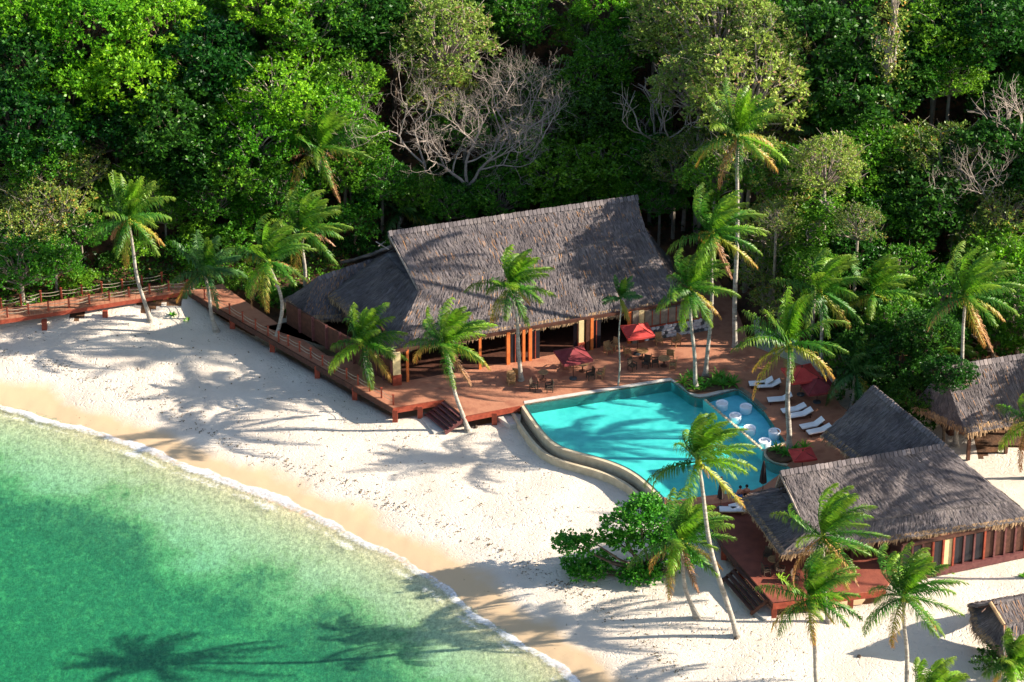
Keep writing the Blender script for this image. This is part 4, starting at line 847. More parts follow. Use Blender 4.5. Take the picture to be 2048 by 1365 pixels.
# pool seats
tub_src = None
for x, y, l in [(658, 265, 'white tub seat nearest the top left of the blue pool'), (850, 292, 'white tub seat near the far corner of the blue pool'), (765, 365, 'white tub seat by the stone divider, second from top'),
    (880, 465, 'white tub seat in the middle of the blue pool'), (1080, 492, 'white tub seat at the right side of the blue pool'), (1002, 570, 'white tub seat at the bottom end of the blue pool')]:
    p = z3(x, y+10, ZW)
    if tub_src is None:
        e = empty('tub_chair', (p.x, p.y, 1.725), l, 'pool seat', 'white tub seats in the shallow pool')
        prof = [(.40, .0), (.46, .08), (.48, .30), (.49, .56), (.50, .62), (.47, .65), (.42, .61), (.38, .50)]
        MB().lathe((0, 0, 0), prof, 20).build('tub', M['tub'], e, smooth=False)
        MB().lathe((0, 0, 0), [(.37, .50), (.38, .53), (.2, .55)], 16).build('cushion', M['cushion'], e)
        tub_src = e
    else:
        e = copy_tree(tub_src); e.location = (p.x, p.y, 1.725); e['label'] = l; e.rotation_euler.z = random.random()*3
# people at the pool edge
def person(p, face, label):
    e = empty('person', p, label, 'person', None, face); e.scale = (1.15,)*3      # faces +y in its own frame, sits on its base
    vs = {'pel': ((0, 0, .10), .145), 'wa': ((0, -.03, .27), .125), 'ch': ((0, -.04, .43), .15), 'up': ((0, -.03, .53), .13), 'nk': ((0, 0, .60), .055), 'nk2': ((0, .01, .66), .055), 'hd': ((0, .02, .74), .088), 'tp': ((0, .01, .83), .07),
          'sl': ((-.17, -.02, .51), .062), 'el': ((-.25, -.07, .26), .045), 'hl': ((-.24, -.10, .02), .035), 'sr': ((.17, -.02, .51), .062), 'er': ((.25, .02, .27), .045), 'hr': ((.20, .20, .14), .035),
          'kl': ((-.13, .44, .08), .075), 'al': ((-.14, .47, -.36), .045), 'fl': ((-.14, .60, -.40), .035), 'kr': ((.13, .44, .08), .075), 'ar': ((.14, .47, -.36), .045), 'fr': ((.14, .60, -.40), .035)}
    ed = [('pel', 'wa'), ('wa', 'ch'), ('ch', 'up'), ('up', 'nk'), ('nk', 'nk2'), ('nk2', 'hd'), ('hd', 'tp'), ('up', 'sl'), ('sl', 'el'), ('el', 'hl'), ('up', 'sr'), ('sr', 'er'), ('er', 'hr'), ('pel', 'kl'), ('kl', 'al'), ('al', 'fl'), ('pel', 'kr'), ('kr', 'ar'), ('ar', 'fr')]
    ks = list(vs); me = bpy.data.meshes.new('body'); me.from_pydata([vs[k][0] for k in ks], [(ks.index(a), ks.index(b)) for a, b in ed], []); me.materials.append(M['skin'])
    o = link_mesh('body', me, e); md = o.modifiers.new('s', 'SKIN'); md.use_smooth_shade = True
    for i, k in enumerate(ks):
        sk = me.skin_vertices[0].data[i]; r = vs[k][1]; sk.radius = (r*(1.2 if k in ('ch', 'up', 'pel', 'wa') else 1), r*(.8 if k in ('ch', 'up', 'wa') else 1)); sk.use_root = (i == 0)
    o.modifiers.new('d', 'SUBSURF').render_levels = 2
    b = MB(); b.lathe((0, .0, .70), [(.088, 0), (.108, .06), (.098, .12), (.06, .165), (.01, .175)], 12); b.build('hair', M['hair'], e, smooth=True)
    MB().lathe((0, 0, .0), [(.17, .0), (.20, .04), (.185, .13), (.15, .18)], 12).build('swimwear', M['bluecloth'] if 'left' in label else M['hair'], e, smooth=True)
    return e
person(U3(1480, 994, ZD)+Vector((0, 0, .0)), .15, 'left of two bathers sitting on the pool edge with their backs turned')
person(U3(1493, 992, ZD)+Vector((0, 0, 0)), -.05, 'right of two bathers sitting on the pool edge, with dark hair')
o = MB().box((0, 0, .08), (.5, .35, .16), .3).box((.03, .02, .2), (.4, .3, .10), .5).build('towel', M['bluecloth']); o.location = U3(1471, 995, ZD); tag(o, 'folded blue towel on the pool edge beside the left bather', 'towel')
# inside the second deck: a few tables in shade
for x, y, l in [(1535, 1120, 'wicker chair in shade under the left eave of the second hut'), (1560, 1150, 'wicker chair near the front corner of the second deck'), (1590, 1165, 'wicker chair behind the front palm on the second deck'), (1532, 1150, 'wicker chair nearest the long steps of the second deck')]:
    chair(U3(x, y, ZD), random.uniform(-2, 2), l, 'wicker', 'chairs on the second deck')
table(U3(1548, 1135, ZD), 'round table in shade on the second deck', .5)
slab('serving_cabinet', [(1014, 742), (1026, 740), (1031, 747), (1019, 749)], ZD+.95, .95, 'waist high teak cabinet left of the deck palm', 'teak', 'cabinet')

# ------------------------------------------------------------------ foliage meshes
def leaves(cen, outd, n_per, size, spread, flat=.5, rs=rng):
    """rosettes of kite shaped leaves. cen (k,3), outd (k,3)"""
    k = len(cen); n = k*n_per
    c = np.repeat(cen, n_per, 0); od = np.repeat(outd, n_per, 0)
    d = rs.normal(size=(n, 3)); d[:, 2] *= flat; d += od*.55; d /= np.linalg.norm(d, axis=1)[:, None]
    s = rs.normal(size=(n, 3)); s[:, 2] *= .45; s -= d*(s*d).sum(1)[:, None]; s /= np.linalg.norm(s, axis=1)[:, None]
    nr = np.cross(d, s)
    L = size*rs.uniform(.65, 1.25, n)[:, None]; w = L*.30
    b = c+d*(spread*rs.random(n)[:, None]); 
    V = np.stack([b, b+d*L*.5+s*w-nr*.04*0, b+d*L-nr*L*.12, b+d*L*.5-s*w], 1).reshape(-1, 3)
    return V, np.arange(n*4).reshape(n, 4)
def crown(name, mat, rad=(4.2, 4.2, 3.0), lobes=16, per=30, n_per=8, size=.34, seed=0, lobr=(1.1, 1.9), layered=False):
    rs = np.random.default_rng(seed); C_ = []; O_ = []; LC = []
    for i in range(lobes):
        a = i*2.39996+rs.uniform(-.3, .3); zf = 1-(i+.5)/lobes*1.35; rr = math.sqrt(max(0, 1-zf*zf))
        f = rs.uniform(.62, .9)
        lc = np.array([math.cos(a)*rr*rad[0]*f, math.sin(a)*rr*rad[1]*f, zf*rad[2]*f]); LC.append(lc)
        r = rs.uniform(*lobr); m = int(per*r*r)
        d = rs.normal(size=(m, 3)); d[:, 2] = np.abs(d[:, 2])*.9-.25; d /= np.linalg.norm(d, axis=1)[:, None]
        sc_ = np.array([1, 1, .38 if layered else .72])
        C_.append(lc+d*sc_*r*rs.uniform(.55, 1.08, m)[:, None]); O_.append(d)
    V, F = leaves(np.concatenate(C_), np.concatenate(O_), n_per, size, .12, rs=rs)
    return np_mesh(name, V, F, M[mat]), LC
def limbs_mesh(name, LC, base, mat, r0=.22, twig=0, seed=0):
    rs = random.Random(seed); mb = MB(); b = Vector(base); fork = Vector((0, 0, -2.2)) if base[2] < -4 else b*.3
    mid = b.lerp(fork, .5)+Vector((rs.uniform(-.3, .3), rs.uniform(-.3, .3), 0))
    mb.tube([b, mid, fork], [r0*1.25, r0, r0*.8], 7)
    for lc in LC:
        lc = Vector(lc); m = fork.lerp(lc, .5)+Vector((rs.uniform(-.5, .5), rs.uniform(-.5, .5), rs.uniform(-.2, .5)))
        mb.tube([fork, m, lc], [r0*.5, r0*.3, r0*.12], 5, False)
        for t in range(twig):
            e = lc+Vector((rs.uniform(-1.4, 1.4), rs.uniform(-1.4, 1.4), rs.uniform(-.2, 1.3))); mm = lc.lerp(e, .5)+Vector((rs.uniform(-.2, .2),)*3)
            mb.tube([m.lerp(lc, rs.uniform(.3, 1)), mm, e], [r0*.13, r0*.09, r0*.04], 4, False)
    me = bpy.data.meshes.new(name); me.from_pydata(mb.v, [], mb.f); me.materials.append(M[mat]); return me
KINDS = {
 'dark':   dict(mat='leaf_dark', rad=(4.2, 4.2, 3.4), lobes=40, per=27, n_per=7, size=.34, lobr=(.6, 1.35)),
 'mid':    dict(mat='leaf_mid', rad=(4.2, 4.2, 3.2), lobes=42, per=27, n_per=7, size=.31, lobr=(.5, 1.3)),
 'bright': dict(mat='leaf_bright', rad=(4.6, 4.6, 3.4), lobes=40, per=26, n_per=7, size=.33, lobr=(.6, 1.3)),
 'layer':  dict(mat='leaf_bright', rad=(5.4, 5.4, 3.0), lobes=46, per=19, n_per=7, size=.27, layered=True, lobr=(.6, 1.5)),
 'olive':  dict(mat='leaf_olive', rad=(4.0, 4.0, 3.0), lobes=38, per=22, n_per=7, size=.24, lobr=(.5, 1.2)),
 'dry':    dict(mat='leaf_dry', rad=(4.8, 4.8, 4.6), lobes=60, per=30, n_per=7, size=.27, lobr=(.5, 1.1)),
 'bush':   dict(mat='leaf_dark', rad=(2.2, 2.2, 1.5), lobes=9, per=34, n_per=8, size=.30, lobr=(.8, 1.2)),
 'bushm':  dict(mat='leaf_mid', rad=(2.2, 2.2, 1.5), lobes=9, per=34, n_per=8, size=.28, lobr=(.8, 1.2)),
}
PROTO = {}
for i, (k, a) in enumerate(KINDS.items()):
    for vn in range(2):
        cm, LC = crown('crown_'+k, seed=100+i*10+vn, **a)
        bush = k.startswith('bush'); tw = {'dry': 2, 'olive': 2, 'layer': 1, 'mid': 1}.get(k, 0)
        lm = limbs_mesh('limbs_'+k, LC, (0, 0, -3.0 if bush else -15.), {'dry': 'deadwood', 'olive': 'bark', 'layer': 'bark', 'mid': 'bark'}.get(k, 'darkbark'), .10 if bush else .24, tw, i*5+vn)
        PROTO[(k, vn)] = (cm, lm)
KN = {'dark': 'dark_leaved_tree', 'mid': 'broadleaf_tree', 'bright': 'lime_leaved_tree', 'layer': 'spreading_tree', 'olive': 'olive_leaved_tree', 'dry': 'dry_season_tree', 'bush': 'dark_bush', 'bushm': 'green_bush'}
KL = {'dark': 'deep green glossy leaved tree', 'mid': 'mid green rounded broadleaf tree', 'bright': 'sunlit lime green broadleaf tree', 'layer': 'bright green tree with flat tiered branches', 'olive': 'olive and yellow flecked tree', 'dry': 'thin pinkish olive half bare tree', 'bush': 'dark green bush', 'bushm': 'fresh green bush'}
PLACED = []
SEENLAB = {}
def where(px, py):
    h = 'far left' if px < 250 else 'left' if px < 620 else 'left of centre' if px < 900 else 'centre' if px < 1150 else 'right of centre' if px < 1450 else 'right' if px < 1800 else 'far right'
    if py < 0: return 'above the frame, %s' % h
    r = 'forest top row' if py < 110 else 'forest upper slope' if py < 240 else 'forest middle slope' if py < 380 else 'forest lower slope' if py < 540 else 'forest foot'
    return '%s, %s' % (r, h)
def project(p):
    q = np.array(p)-CAM; k = F_/q.dot(FW); return 1024+q[0]*k, 682.5-q.dot(UPV)*k
KEY2 = [('mid', 290, 360, 4.5, .7), ('dark', 350, 335, 5, .8), ('mid', 420, 400, 4, .7), ('bright', 500, 425, 3.2, .5), ('mid', 330, 425, 3, .5), ('mid', 225, 395, 3.5, .55), ('mid', 590, 430, 3.5, .55), ('bushm', 470, 480, 2, .9), ('bushm', 400, 470, 1.8, .8), ('mid', 765, 365, 5, .7), ('mid', 830, 385, 4, .6), ('mid', 900, 410, 3.5, .6), ('mid', 1000, 395, 4, .7), ('bright', 1105, 395, 3.4, .5), ('mid', 1180, 400, 3.2, .6), ('mid', 1260, 365, 4.5, .7), ('mid', 1320, 400, 4.5, .6), ('olive', 1350, 330, 7, .8), ('mid', 1300, 320, 6, .8), ('dark', 1190, 230, 7, .9), ('mid', 1040, 330, 4.5, .8), ('olive', 1400, 300, 9, .7), ('mid', 1600, 520, 4, .7), ('mid', 1650, 600, 3, .6), ('mid', 1880, 600, 4.5, .8), ('mid', 1800, 540, 5, .7), ('dark', 1700, 520, 5, .8), ('olive', 1960, 470, 5, .7), ('mid', 1760, 440, 5, .8)]
def tree(kind, c, s=1., label=None, sq=(1, 1, 1)):
    """c = crown centre"""
    c = Vector(c); zb = zat(c.x, c.y); vn = random.randrange(2); cm, lm = PROTO[(kind, vn)]
    px, py = project(c)
    lab = label or ((KL[kind] if py > -60 else KL[kind].replace('glossy leaved ', '').replace('rounded ', '').replace('sunlit ', ''))+', '+where(px, py))
    SEENLAB[lab] = SEENLAB.get(lab, 0)+1
    bush = kind.startswith('bush')
    e = empty(KN[kind], (c.x, c.y, zb), lab, 'bush' if bush else 'tree', 'bushes at the forest edge' if bush else 'trees of the hillside forest')
    rz = random.random()*6.28
    o = link_mesh('crown', cm, e, (0, 0, c.z-zb)); o.rotation_euler.z = rz; o.scale = (s*sq[0], s*sq[1], s*sq[2])
    t = link_mesh('trunk', lm, e, (0, 0, c.z-zb)); t.rotation_euler.z = rz; sz = (c.z-zb+.4)/(2.0 if bush else 8.)
    t.scale = (s, s, s); PLACED.append((c.x, c.y, 4*s, c.z)); return e
# key trees, read off the photograph: kind, crown centre px, py, height of crown centre above ground, scale
KEY = [('bright', 170, 60, 10, 1.15), ('bright', 265, 175, 9, 1.1), ('bright', 140, 195, 8, 1.0), ('bright', 320, 60, 10, 1.0), ('bright', 60, 40, 10, 1.),
 ('layer', 560, 180, 9, 1.1), ('layer', 500, 270, 7.5, 1.0), ('layer', 630, 215, 8, 1.0), ('mid', 620, 50, 10, 1.1), ('bright', 540, 20, 11, .9), ('mid', 690, 170, 9, .9),
 ('dark', 50, 130, 9, 1.1), ('dark', 40, 270, 8, 1.2), ('dark', 400, 130, 9, 1.2), ('dark', 330, 250, 8, 1.2), ('dark', 230, 260, 7, 1.), ('dark', 420, 320, 6, 1.), ('dark', 720, 50, 9, 1.1), ('dark', 790, 70, 8, 1.), ('mid', 90, 320, 7, .9), ('mid', 480, 350, 5.5, .9), ('mid', 560, 380, 5, .8),
 ('olive', 150, 340, 6, .8), ('olive', 95, 420, 5, 1.0), ('olive', 40, 470, 4.5, .9), ('olive', 60, 400, 5, .9), ('mid', 40, 530, 3.5, .9), ('mid', 110, 520, 3.2, .6), ('mid', 700, 290, 6, .9), ('mid', 690, 340, 5, .8), ('bushm', 715, 445, 3.5, .95),
 ('dry', 885, 90, 9, 1.1), ('olive', 880, 190, 7, .9), ('mid', 930, 250, 5, .9), ('mid', 1080, 260, 5, 1.), ('mid', 1180, 170, 7, .9), ('mid', 1220, 120, 9, .8), ('bright', 1210, 15, 10, .7), ('mid', 1110, 350, 4.5, 1.), ('mid', 1210, 330, 5, 1.), ('bright', 1200, 370, 3.5, .7), ('mid', 1270, 250, 6, .8),
 ('dry', 1440, 80, 13, 1.35), ('dry', 1495, 190, 14, 1.25), ('dry', 1400, 180, 14, 1.0), ('dry', 1350, 60, 13, 1.), ('dry', 1530, 90, 12, .8), ('olive', 1500, 330, 12, .9), ('mid', 1430, 360, 12, .7), ('dry', 1520, 260, 6, .9), ('mid', 1310, 60, 10, 1.), ('bright', 1300, 30, 10, .7),
 ('olive', 1570, 370, 9, .9), ('mid', 1640, 400, 5, 1.0), ('mid', 1710, 370, 5, .9), ('olive', 1550, 460, 7, .9), ('olive', 1530, 540, 4, .8), ('olive', 1560, 600, 3.2, .7), ('mid', 1740, 290, 6, .8), ('mid', 1700, 300, 6, .8), ('dark', 1650, 110, 8, 1.3), ('dark', 1700, 200, 7, 1.2),
 ('mid', 1880, 60, 9, 1.), ('mid', 1870, 110, 8, .9), ('mid', 1900, 160, 7, .7), ('dark', 1960, 60, 9, 1.2), ('dark', 1800, 150, 7, 1.), ('olive', 1890, 320, 6, 1.), ('olive', 1930, 390, 5, .9), ('dark', 1840, 420, 5, 1.1), ('bright', 1830, 300, 5, .6),
 ('bright', 2030, 550, 5, .8), ('mid', 1990, 660, 3.5, .9), ('mid', 2040, 640, 4, .9), ('mid', 2000, 520, 5, .9), ('olive', 2010, 430, 6, .8), ('dark', 1790, 640, 3.5, .8), ('bushm', 1700, 640, 2, .9), ('dark', 1735, 690, 5.5, .6), ('dark', 1800, 720, 5.5, .65), ('mid', 1690, 720, 3.6, .45), ('dark', 1830, 790, 4, .5), ('bush', 1660, 690, 1.8, .8), ('bush', 1730, 760, 2, 1.1), ('bush', 1780, 800, 1.8, 1.), ('bush', 1850, 760, 2, 1.), ('bush', 1830, 830, 1.6, .9)]
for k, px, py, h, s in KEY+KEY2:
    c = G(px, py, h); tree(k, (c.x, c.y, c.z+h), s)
for k_, p_c, s_c in [('mid', (22, 4, 13.5), .75), ('dry', (25.5, 1, 15.5), .75), ('olive', (21.5, -1.2, 12.2), .5), ('olive', (28, -3, 12.5), .6), ('mid', (24.5, -5, 9.5), .5), ('dark', (33, -14.0, 8.6), .62), ('mid', (30.5, -10.5, 7.8), .6), ('dark', (34, -18.5, 7.6), .5), ('dark', (54, -17, 11), .9), ('dark', (56, -12, 12), .9), ('mid', (41, -9, 9), .7), ('mid', (24.5, -3., 8.5), .6)]: tree(k_, p_c, s_c)  # the two off-frame dark trees at far right are added to shade the right hut
for k_, px_, py_, s_c in [('bushm', 545, 598, .5), ('bush', 515, 578, .6), ('bush', 590, 590, .5), ('bushm', 485, 560, .55), ('bush', 575, 615, .35)]:
    g_ = G(px_, py_, .9); tree(k_, (g_.x, g_.y, g_.z+.9), s_c)
# filling trees on a jittered grid
cnt = 0
yy = -2.
while yy < 62:
    xx = -54.+random.uniform(0, 3)
    while xx < 66:
        x = xx+random.uniform(-1.8, 1.8); y = yy+random.uniform(-1.8, 1.8); y0 = float(np.interp(x, FX, FY))
        if y > y0+2.5:
            near_ = min([math.hypot(x-a, y-b) for a, b, r, z in PLACED if r > 3.] or [9])
            hh = random.uniform(4.5, 7.5) if y > y0+9 else random.uniform(2.6, 4.2)
            c = (x, y, zat(x, y)+hh); px, py = project(c)
            if py < -110 and px < 1750: xx += 5.4; continue
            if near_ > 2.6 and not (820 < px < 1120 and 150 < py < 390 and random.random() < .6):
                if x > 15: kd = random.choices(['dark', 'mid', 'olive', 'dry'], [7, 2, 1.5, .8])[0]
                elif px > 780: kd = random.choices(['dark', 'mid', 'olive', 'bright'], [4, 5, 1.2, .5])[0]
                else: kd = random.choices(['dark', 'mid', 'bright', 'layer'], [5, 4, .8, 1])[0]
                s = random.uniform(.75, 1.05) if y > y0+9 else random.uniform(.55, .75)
                tree(kd, c, s); cnt += 1
        xx += 5.4
    yy += 5.2
nb_ = 0
for _ in range(4000):
    x = random.uniform(-50, 52); y0 = float(np.interp(x, FX, FY)); y = y0+random.uniform(-1.0, 9)
    if nb_ > 85: break
    if min([math.hypot(x-a, y-b) for a, b, r_, z in PLACED if r_ < 3.4] or [9]) < 1.9: continue
    if x < -13 and random.random() < .55: continue
    s_b = random.uniform(.45, .85); tree(random.choice(['bush', 'bushm', 'bush']), (x, y, zat(x, y)+1.1*s_b+.2), s_b); nb_ += 1
print('filler trees', cnt, 'objects', len(bpy.data.objects))
# ground cover on the forest floor
def scatter_ground(name, n, dom, mat, label, size=.3, hgt=.5, per=6):
    pts = []
    while len(pts) < n:
        x = random.uniform(-52, 60); y = random.uniform(-9, 50)
        y0 = float(np.interp(x, FX, FY))
        if dom(x, y, y0): pts.append((x, y))
    P_a = np.array(pts); z = zfun(P_a[:, 0], P_a[:, 1]); c = np.column_stack([P_a, z+rng.random(len(z))*hgt]); od = np.tile([0, 0, 1.], (len(c), 1))
    V, F = leaves(c, od, per, size, .25); return tag(link_mesh(name, np_mesh(name, V, F, M[mat])), label, 'undergrowth', kind='stuff')
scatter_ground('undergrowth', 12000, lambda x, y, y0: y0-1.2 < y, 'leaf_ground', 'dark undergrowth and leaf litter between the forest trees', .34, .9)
scatter_ground('fallen_leaves', 1500, lambda x, y, y0: y0-3 < y < y0+3 and -48 < x < -14, 'leaf_mid', 'low green seedlings on the bank behind the boardwalk', .26, .35)

# bare branching trees
def bare_tree(base, tip_dirs, label, seed, r0=.26, L0=3.2, depth=6, up=.25, mat='deadwood'):
    rs = random.Random(seed); e = empty('bare_tree', base, label, 'tree', 'leafless trees above the main hut'); tr = MB(); br = MB()
    def grow(p, d, L, r, k):
        pts = [p]; dd = d.copy(); n = 3 if k > 1 else 2
        for i in range(n):
            dd = (dd+Vector((rs.gauss(0, .16), rs.gauss(0, .16), rs.gauss(up*.3, .14)))).normalized(); pts.append(pts[-1]+dd*L/n)
        rr = [r*(1-.32*i/n) for i in range(n+1)]
        (tr if k >= depth-0 else br).tube(pts, rr, 7 if k > 3 else 4, False)
        if k == 0: return
        m = 2 if rs.random() < .45 else 3
        for j in range(m):
            q = pts[-1] if j < 2 else pts[-2]; ax = Vector((rs.gauss(0, 1), rs.gauss(0, 1), rs.gauss(0, .7))).normalized()
            nd = (dd*.85+ax*.85+Vector((0, 0, .03))).normalized(); grow(q, nd, L*rs.uniform(.62, .84), r*.56 if j else r*.66, k-1)
    for d, L in tip_dirs: grow(Vector((0, 0, 0)), Vector(d).normalized(), L, r0, depth)
    tr.build('trunk', M[mat], e); br.build('branches', M[mat], e); return e
for px, py, dirs, l, sd, r0, dp in [
   (935, 375, [((-.15, 0, 1), 3.3), ((-.8, -.1, .6), 3.0), ((.45, 0, .9), 3.0)], 'big leafless grey tree fanning out above the main hut ridge', 3, .15, 7),
   (985, 335, [((.05, 0, 1), 3.3), ((.7, 0, .8), 3.1)], 'tall leafless tree just right of the big grey one', 8, .13, 7),
   (985, 365, [((.95, 0, .55), 4.0)], 'long bleached limb reaching right across the forest', 21, .14, 6),
   (1345, 370, [((-.25, 0, 1), 4.0), ((-.5, 0, .9), 3.2)], 'pale forked trunk right of the main hut ridge', 14, .2, 4),
   (1368, 385, [((.1, 0, 1), 4.4)], 'slim pale trunk beside the forked one', 17, .16, 4),
   (2040, 340, [((-.55, 0, .85), 3.2), ((-.05, 0, 1), 3.4)], 'bleached leaning tree at the right edge', 30, .12, 4),
   (1985, 440, [((0, 0, 1), 2.6), ((-.3, 0, 1), 2.2)], 'orange lit thin bare tree on the right', 33, .09, 5),
   (1905, 440, [((-.2, 0, 1), 2.), ((.4, 0, 1), 1.8)], 'small grey twiggy tree below the olive trees', 35, .07, 5),
   (1170, 50, [((-.6, 0, .5), 2.6), ((.8, 0, .3), 2.6)], 'bleached crooked limb near the top edge', 40, .14, 4),
   (1745, 230, [((.1, 0, 1), 2.4), ((-.4, 0, .8), 2.4)], 'twiggy bare tree in the dark gully', 44, .12, 5),
   (700, 330, [((.2, 0, 1), 2.6), ((-.4, 0, .8), 2.4)], 'thin bare twigs left of the big grey tree', 52, .10, 4),
   (850, 330, [((-.8, 0, .35), 3.4), ((-.3, 0, .8), 3.2)], 'low bleached branches spreading left above the palms', 57, .10, 6)]:
    g = G(px, py, 0.); y_off = -4.0; base = Vector((g.x, g.y+y_off, zat(g.x, g.y+y_off)))
    # keep it where the photo shows its foot: raise the foot above ground level trees
    base = UY(px, py, g.y-5.0); gz = zat(base.x, base.y); e = bare_tree(base, dirs, l, sd, r0, depth=dp)
    MB().tube([(0, 0, .1), (.05, 0, (gz-base.z)*.5), (0, 0, gz-base.z-.3)], [r0, r0*1.15, r0*1.3], 7, False).build('trunk_base', M['deadwood'], e)
# hanging vine column in the dark gully
def vine(px0, py0, px1, py1, label, mat='leaf_olive'):
    g = G(px1, py1, 5.); a = UY(px0, py0, g.y-2); b = UY(px1, py1, g.y-2); e = empty('vine_covered_trunk', (b.x, b.y, zat(b.x, b.y)), label, 'tree')
    pts = [a.lerp(b, t)+Vector((.3*math.sin(t*7), 0, 0)) for t in np.linspace(0, 1, 9)]
    MB().tube(pts+[Vector((b.x, b.y, zat(b.x, b.y)-.2))], [.25]*9+[.3], 7, False).build('trunk', M['bark'], e, True)
    for k in range(8):
        MB().tube([p+Vector((random.uniform(-.7, .7), random.uniform(-.5, .2), 0)) for p in pts], .05, 4, False).build('vine', M['deadwood'], e, True)
    n = 420; t = rng.random(n); c = np.array([list(a.lerp(b, x)) for x in t])+rng.normal(size=(n, 3))*np.array([.75, .6, .5]); V, F = leaves(c-np.array(e.location), np.tile([0, -.5, .2], (n, 1)), 6, .26, .2)
    link_mesh('foliage', np_mesh('foliage', V, F, M[mat]), e)
vine(1785, -30, 1778, 215, 'vine draped trunk hanging down in the dark gully at top right'); vine(1372, 10, 1378, 60, 'vine draped trunk at the top behind the dry tree', 'leaf_dry')
vine(1655, 400, 1620, 500, 'leafy creeper clad trunk behind the tall palm', 'leaf_mid')

# ------------------------------------------------------------------ palms
def frond_mesh(az, el, L, wind, grav, mat, rs, droop=.5, width=.85):
    n = 13; ds = L/n; d = np.array([math.cos(az)*math.cos(el), math.sin(az)*math.cos(el), math.sin(el)])
    P = [np.zeros(3)]; T = [d]
    for i in range(n):
        k = (i+1)/n; d = d+np.array([0, 0, -grav*k*ds])+wind*ds*(k**.8); d /= np.linalg.norm(d); P.append(P[-1]+d*ds); T.append(d)
    P = np.array(P); T = np.array(T)
    m = 50; s = np.linspace(.10, 1., m)**.95+rs.normal(0, .004, m); s = np.clip(s, .08, 1.); s = np.repeat(s, 2); side = np.tile([1, -1], m); M_ = len(s)
    fi = s*n; i0 = np.minimum(fi.astype(int), n-1); fr = (fi-i0)[:, None]
    p = P[i0]*(1-fr)+P[i0+1]*fr; t = T[i0]*(1-fr)+T[i0+1]*fr; t /= np.linalg.norm(t, axis=1)[:, None]
    up = np.array([0, 0, 1.]); sd = np.cross(t, up[None]); nn = np.linalg.norm(sd, axis=1)
    alt = np.array([-math.sin(az), math.cos(az), 0]); sd = np.where(nn[:, None] < .25, -alt[None], sd); sd /= np.linalg.norm(sd, axis=1)[:, None]
    nr = np.cross(sd, t)
    ln = width*1.1*np.sin(np.pi*np.clip(s*.80+.15, 0, 1))**.7*rs.uniform(.65, 1.25, M_)
    ln = np.maximum(ln, .18)
    d0 = sd*side[:, None]*.75+t*(.40+.5*s)[:, None]+nr*rs.uniform(.0, .45, M_)[:, None]+rs.normal(0, .13, (M_, 3))+wind[None]*.5; d0 /= np.linalg.norm(d0, axis=1)[:, None]
    d1 = d0+np.array([0, 0, -droop])*rs.uniform(.4, 1.6, M_)[:, None]+wind[None]*1.4; d1 /= np.linalg.norm(d1, axis=1)[:, None]
    d2 = d1+np.array([0, 0, -droop*1.3])[None]+wind[None]*1.2; d2 /= np.linalg.norm(d2, axis=1)[:, None]
    q1 = p+d0*(ln*.35)[:, None]; q2 = q1+d1*(ln*.38)[:, None]; q3 = q2+d2*(ln*.35)[:, None]
    wv = t*.034+nr*.012*side[:, None]
    V = np.stack([p-wv*.7, p+wv*.7, q1-wv, q1+wv, q2-wv*.75, q2+wv*.75, q3-wv*.15, q3+wv*.15], 1).reshape(-1, 3)
    b = np.arange(M_)*8; F = np.concatenate([np.stack([b+a, b+a+1, b+a+3, b+a+2], -1) for a in (0, 2, 4)])
    uv = np.repeat(np.column_stack([s*.8, s*0]), 8, 0); uv[:, 0] += np.tile([0, 0, .05, .05, .12, .12, .25, .25], M_)*1.0
    # midrib
    mv = []; mu = []; fF = []; base = len(V)
    for i in range(n+1):
        r = .05*(1-i/n)+.012; a = np.cross(T[i], up); a = a/np.linalg.norm(a) if np.linalg.norm(a) > .1 else -alt; c = np.cross(a, T[i])
        for k in range(3): an = 2*math.pi*k/3; mv.append(P[i]+(a*math.cos(an)+c*math.sin(an))*r); mu.append((.25, 0))
    for i in range(n):
        for k in range(3): fF.append((base+i*3+k, base+i*3+(k+1) % 3, base+(i+1)*3+(k+1) % 3, base+(i+1)*3+k))
    return np_mesh('frond', np.concatenate([V, np.array(mv)]), np.concatenate([F, np.array(fF)]), mat, np.concatenate([uv, np.array(mu)]))
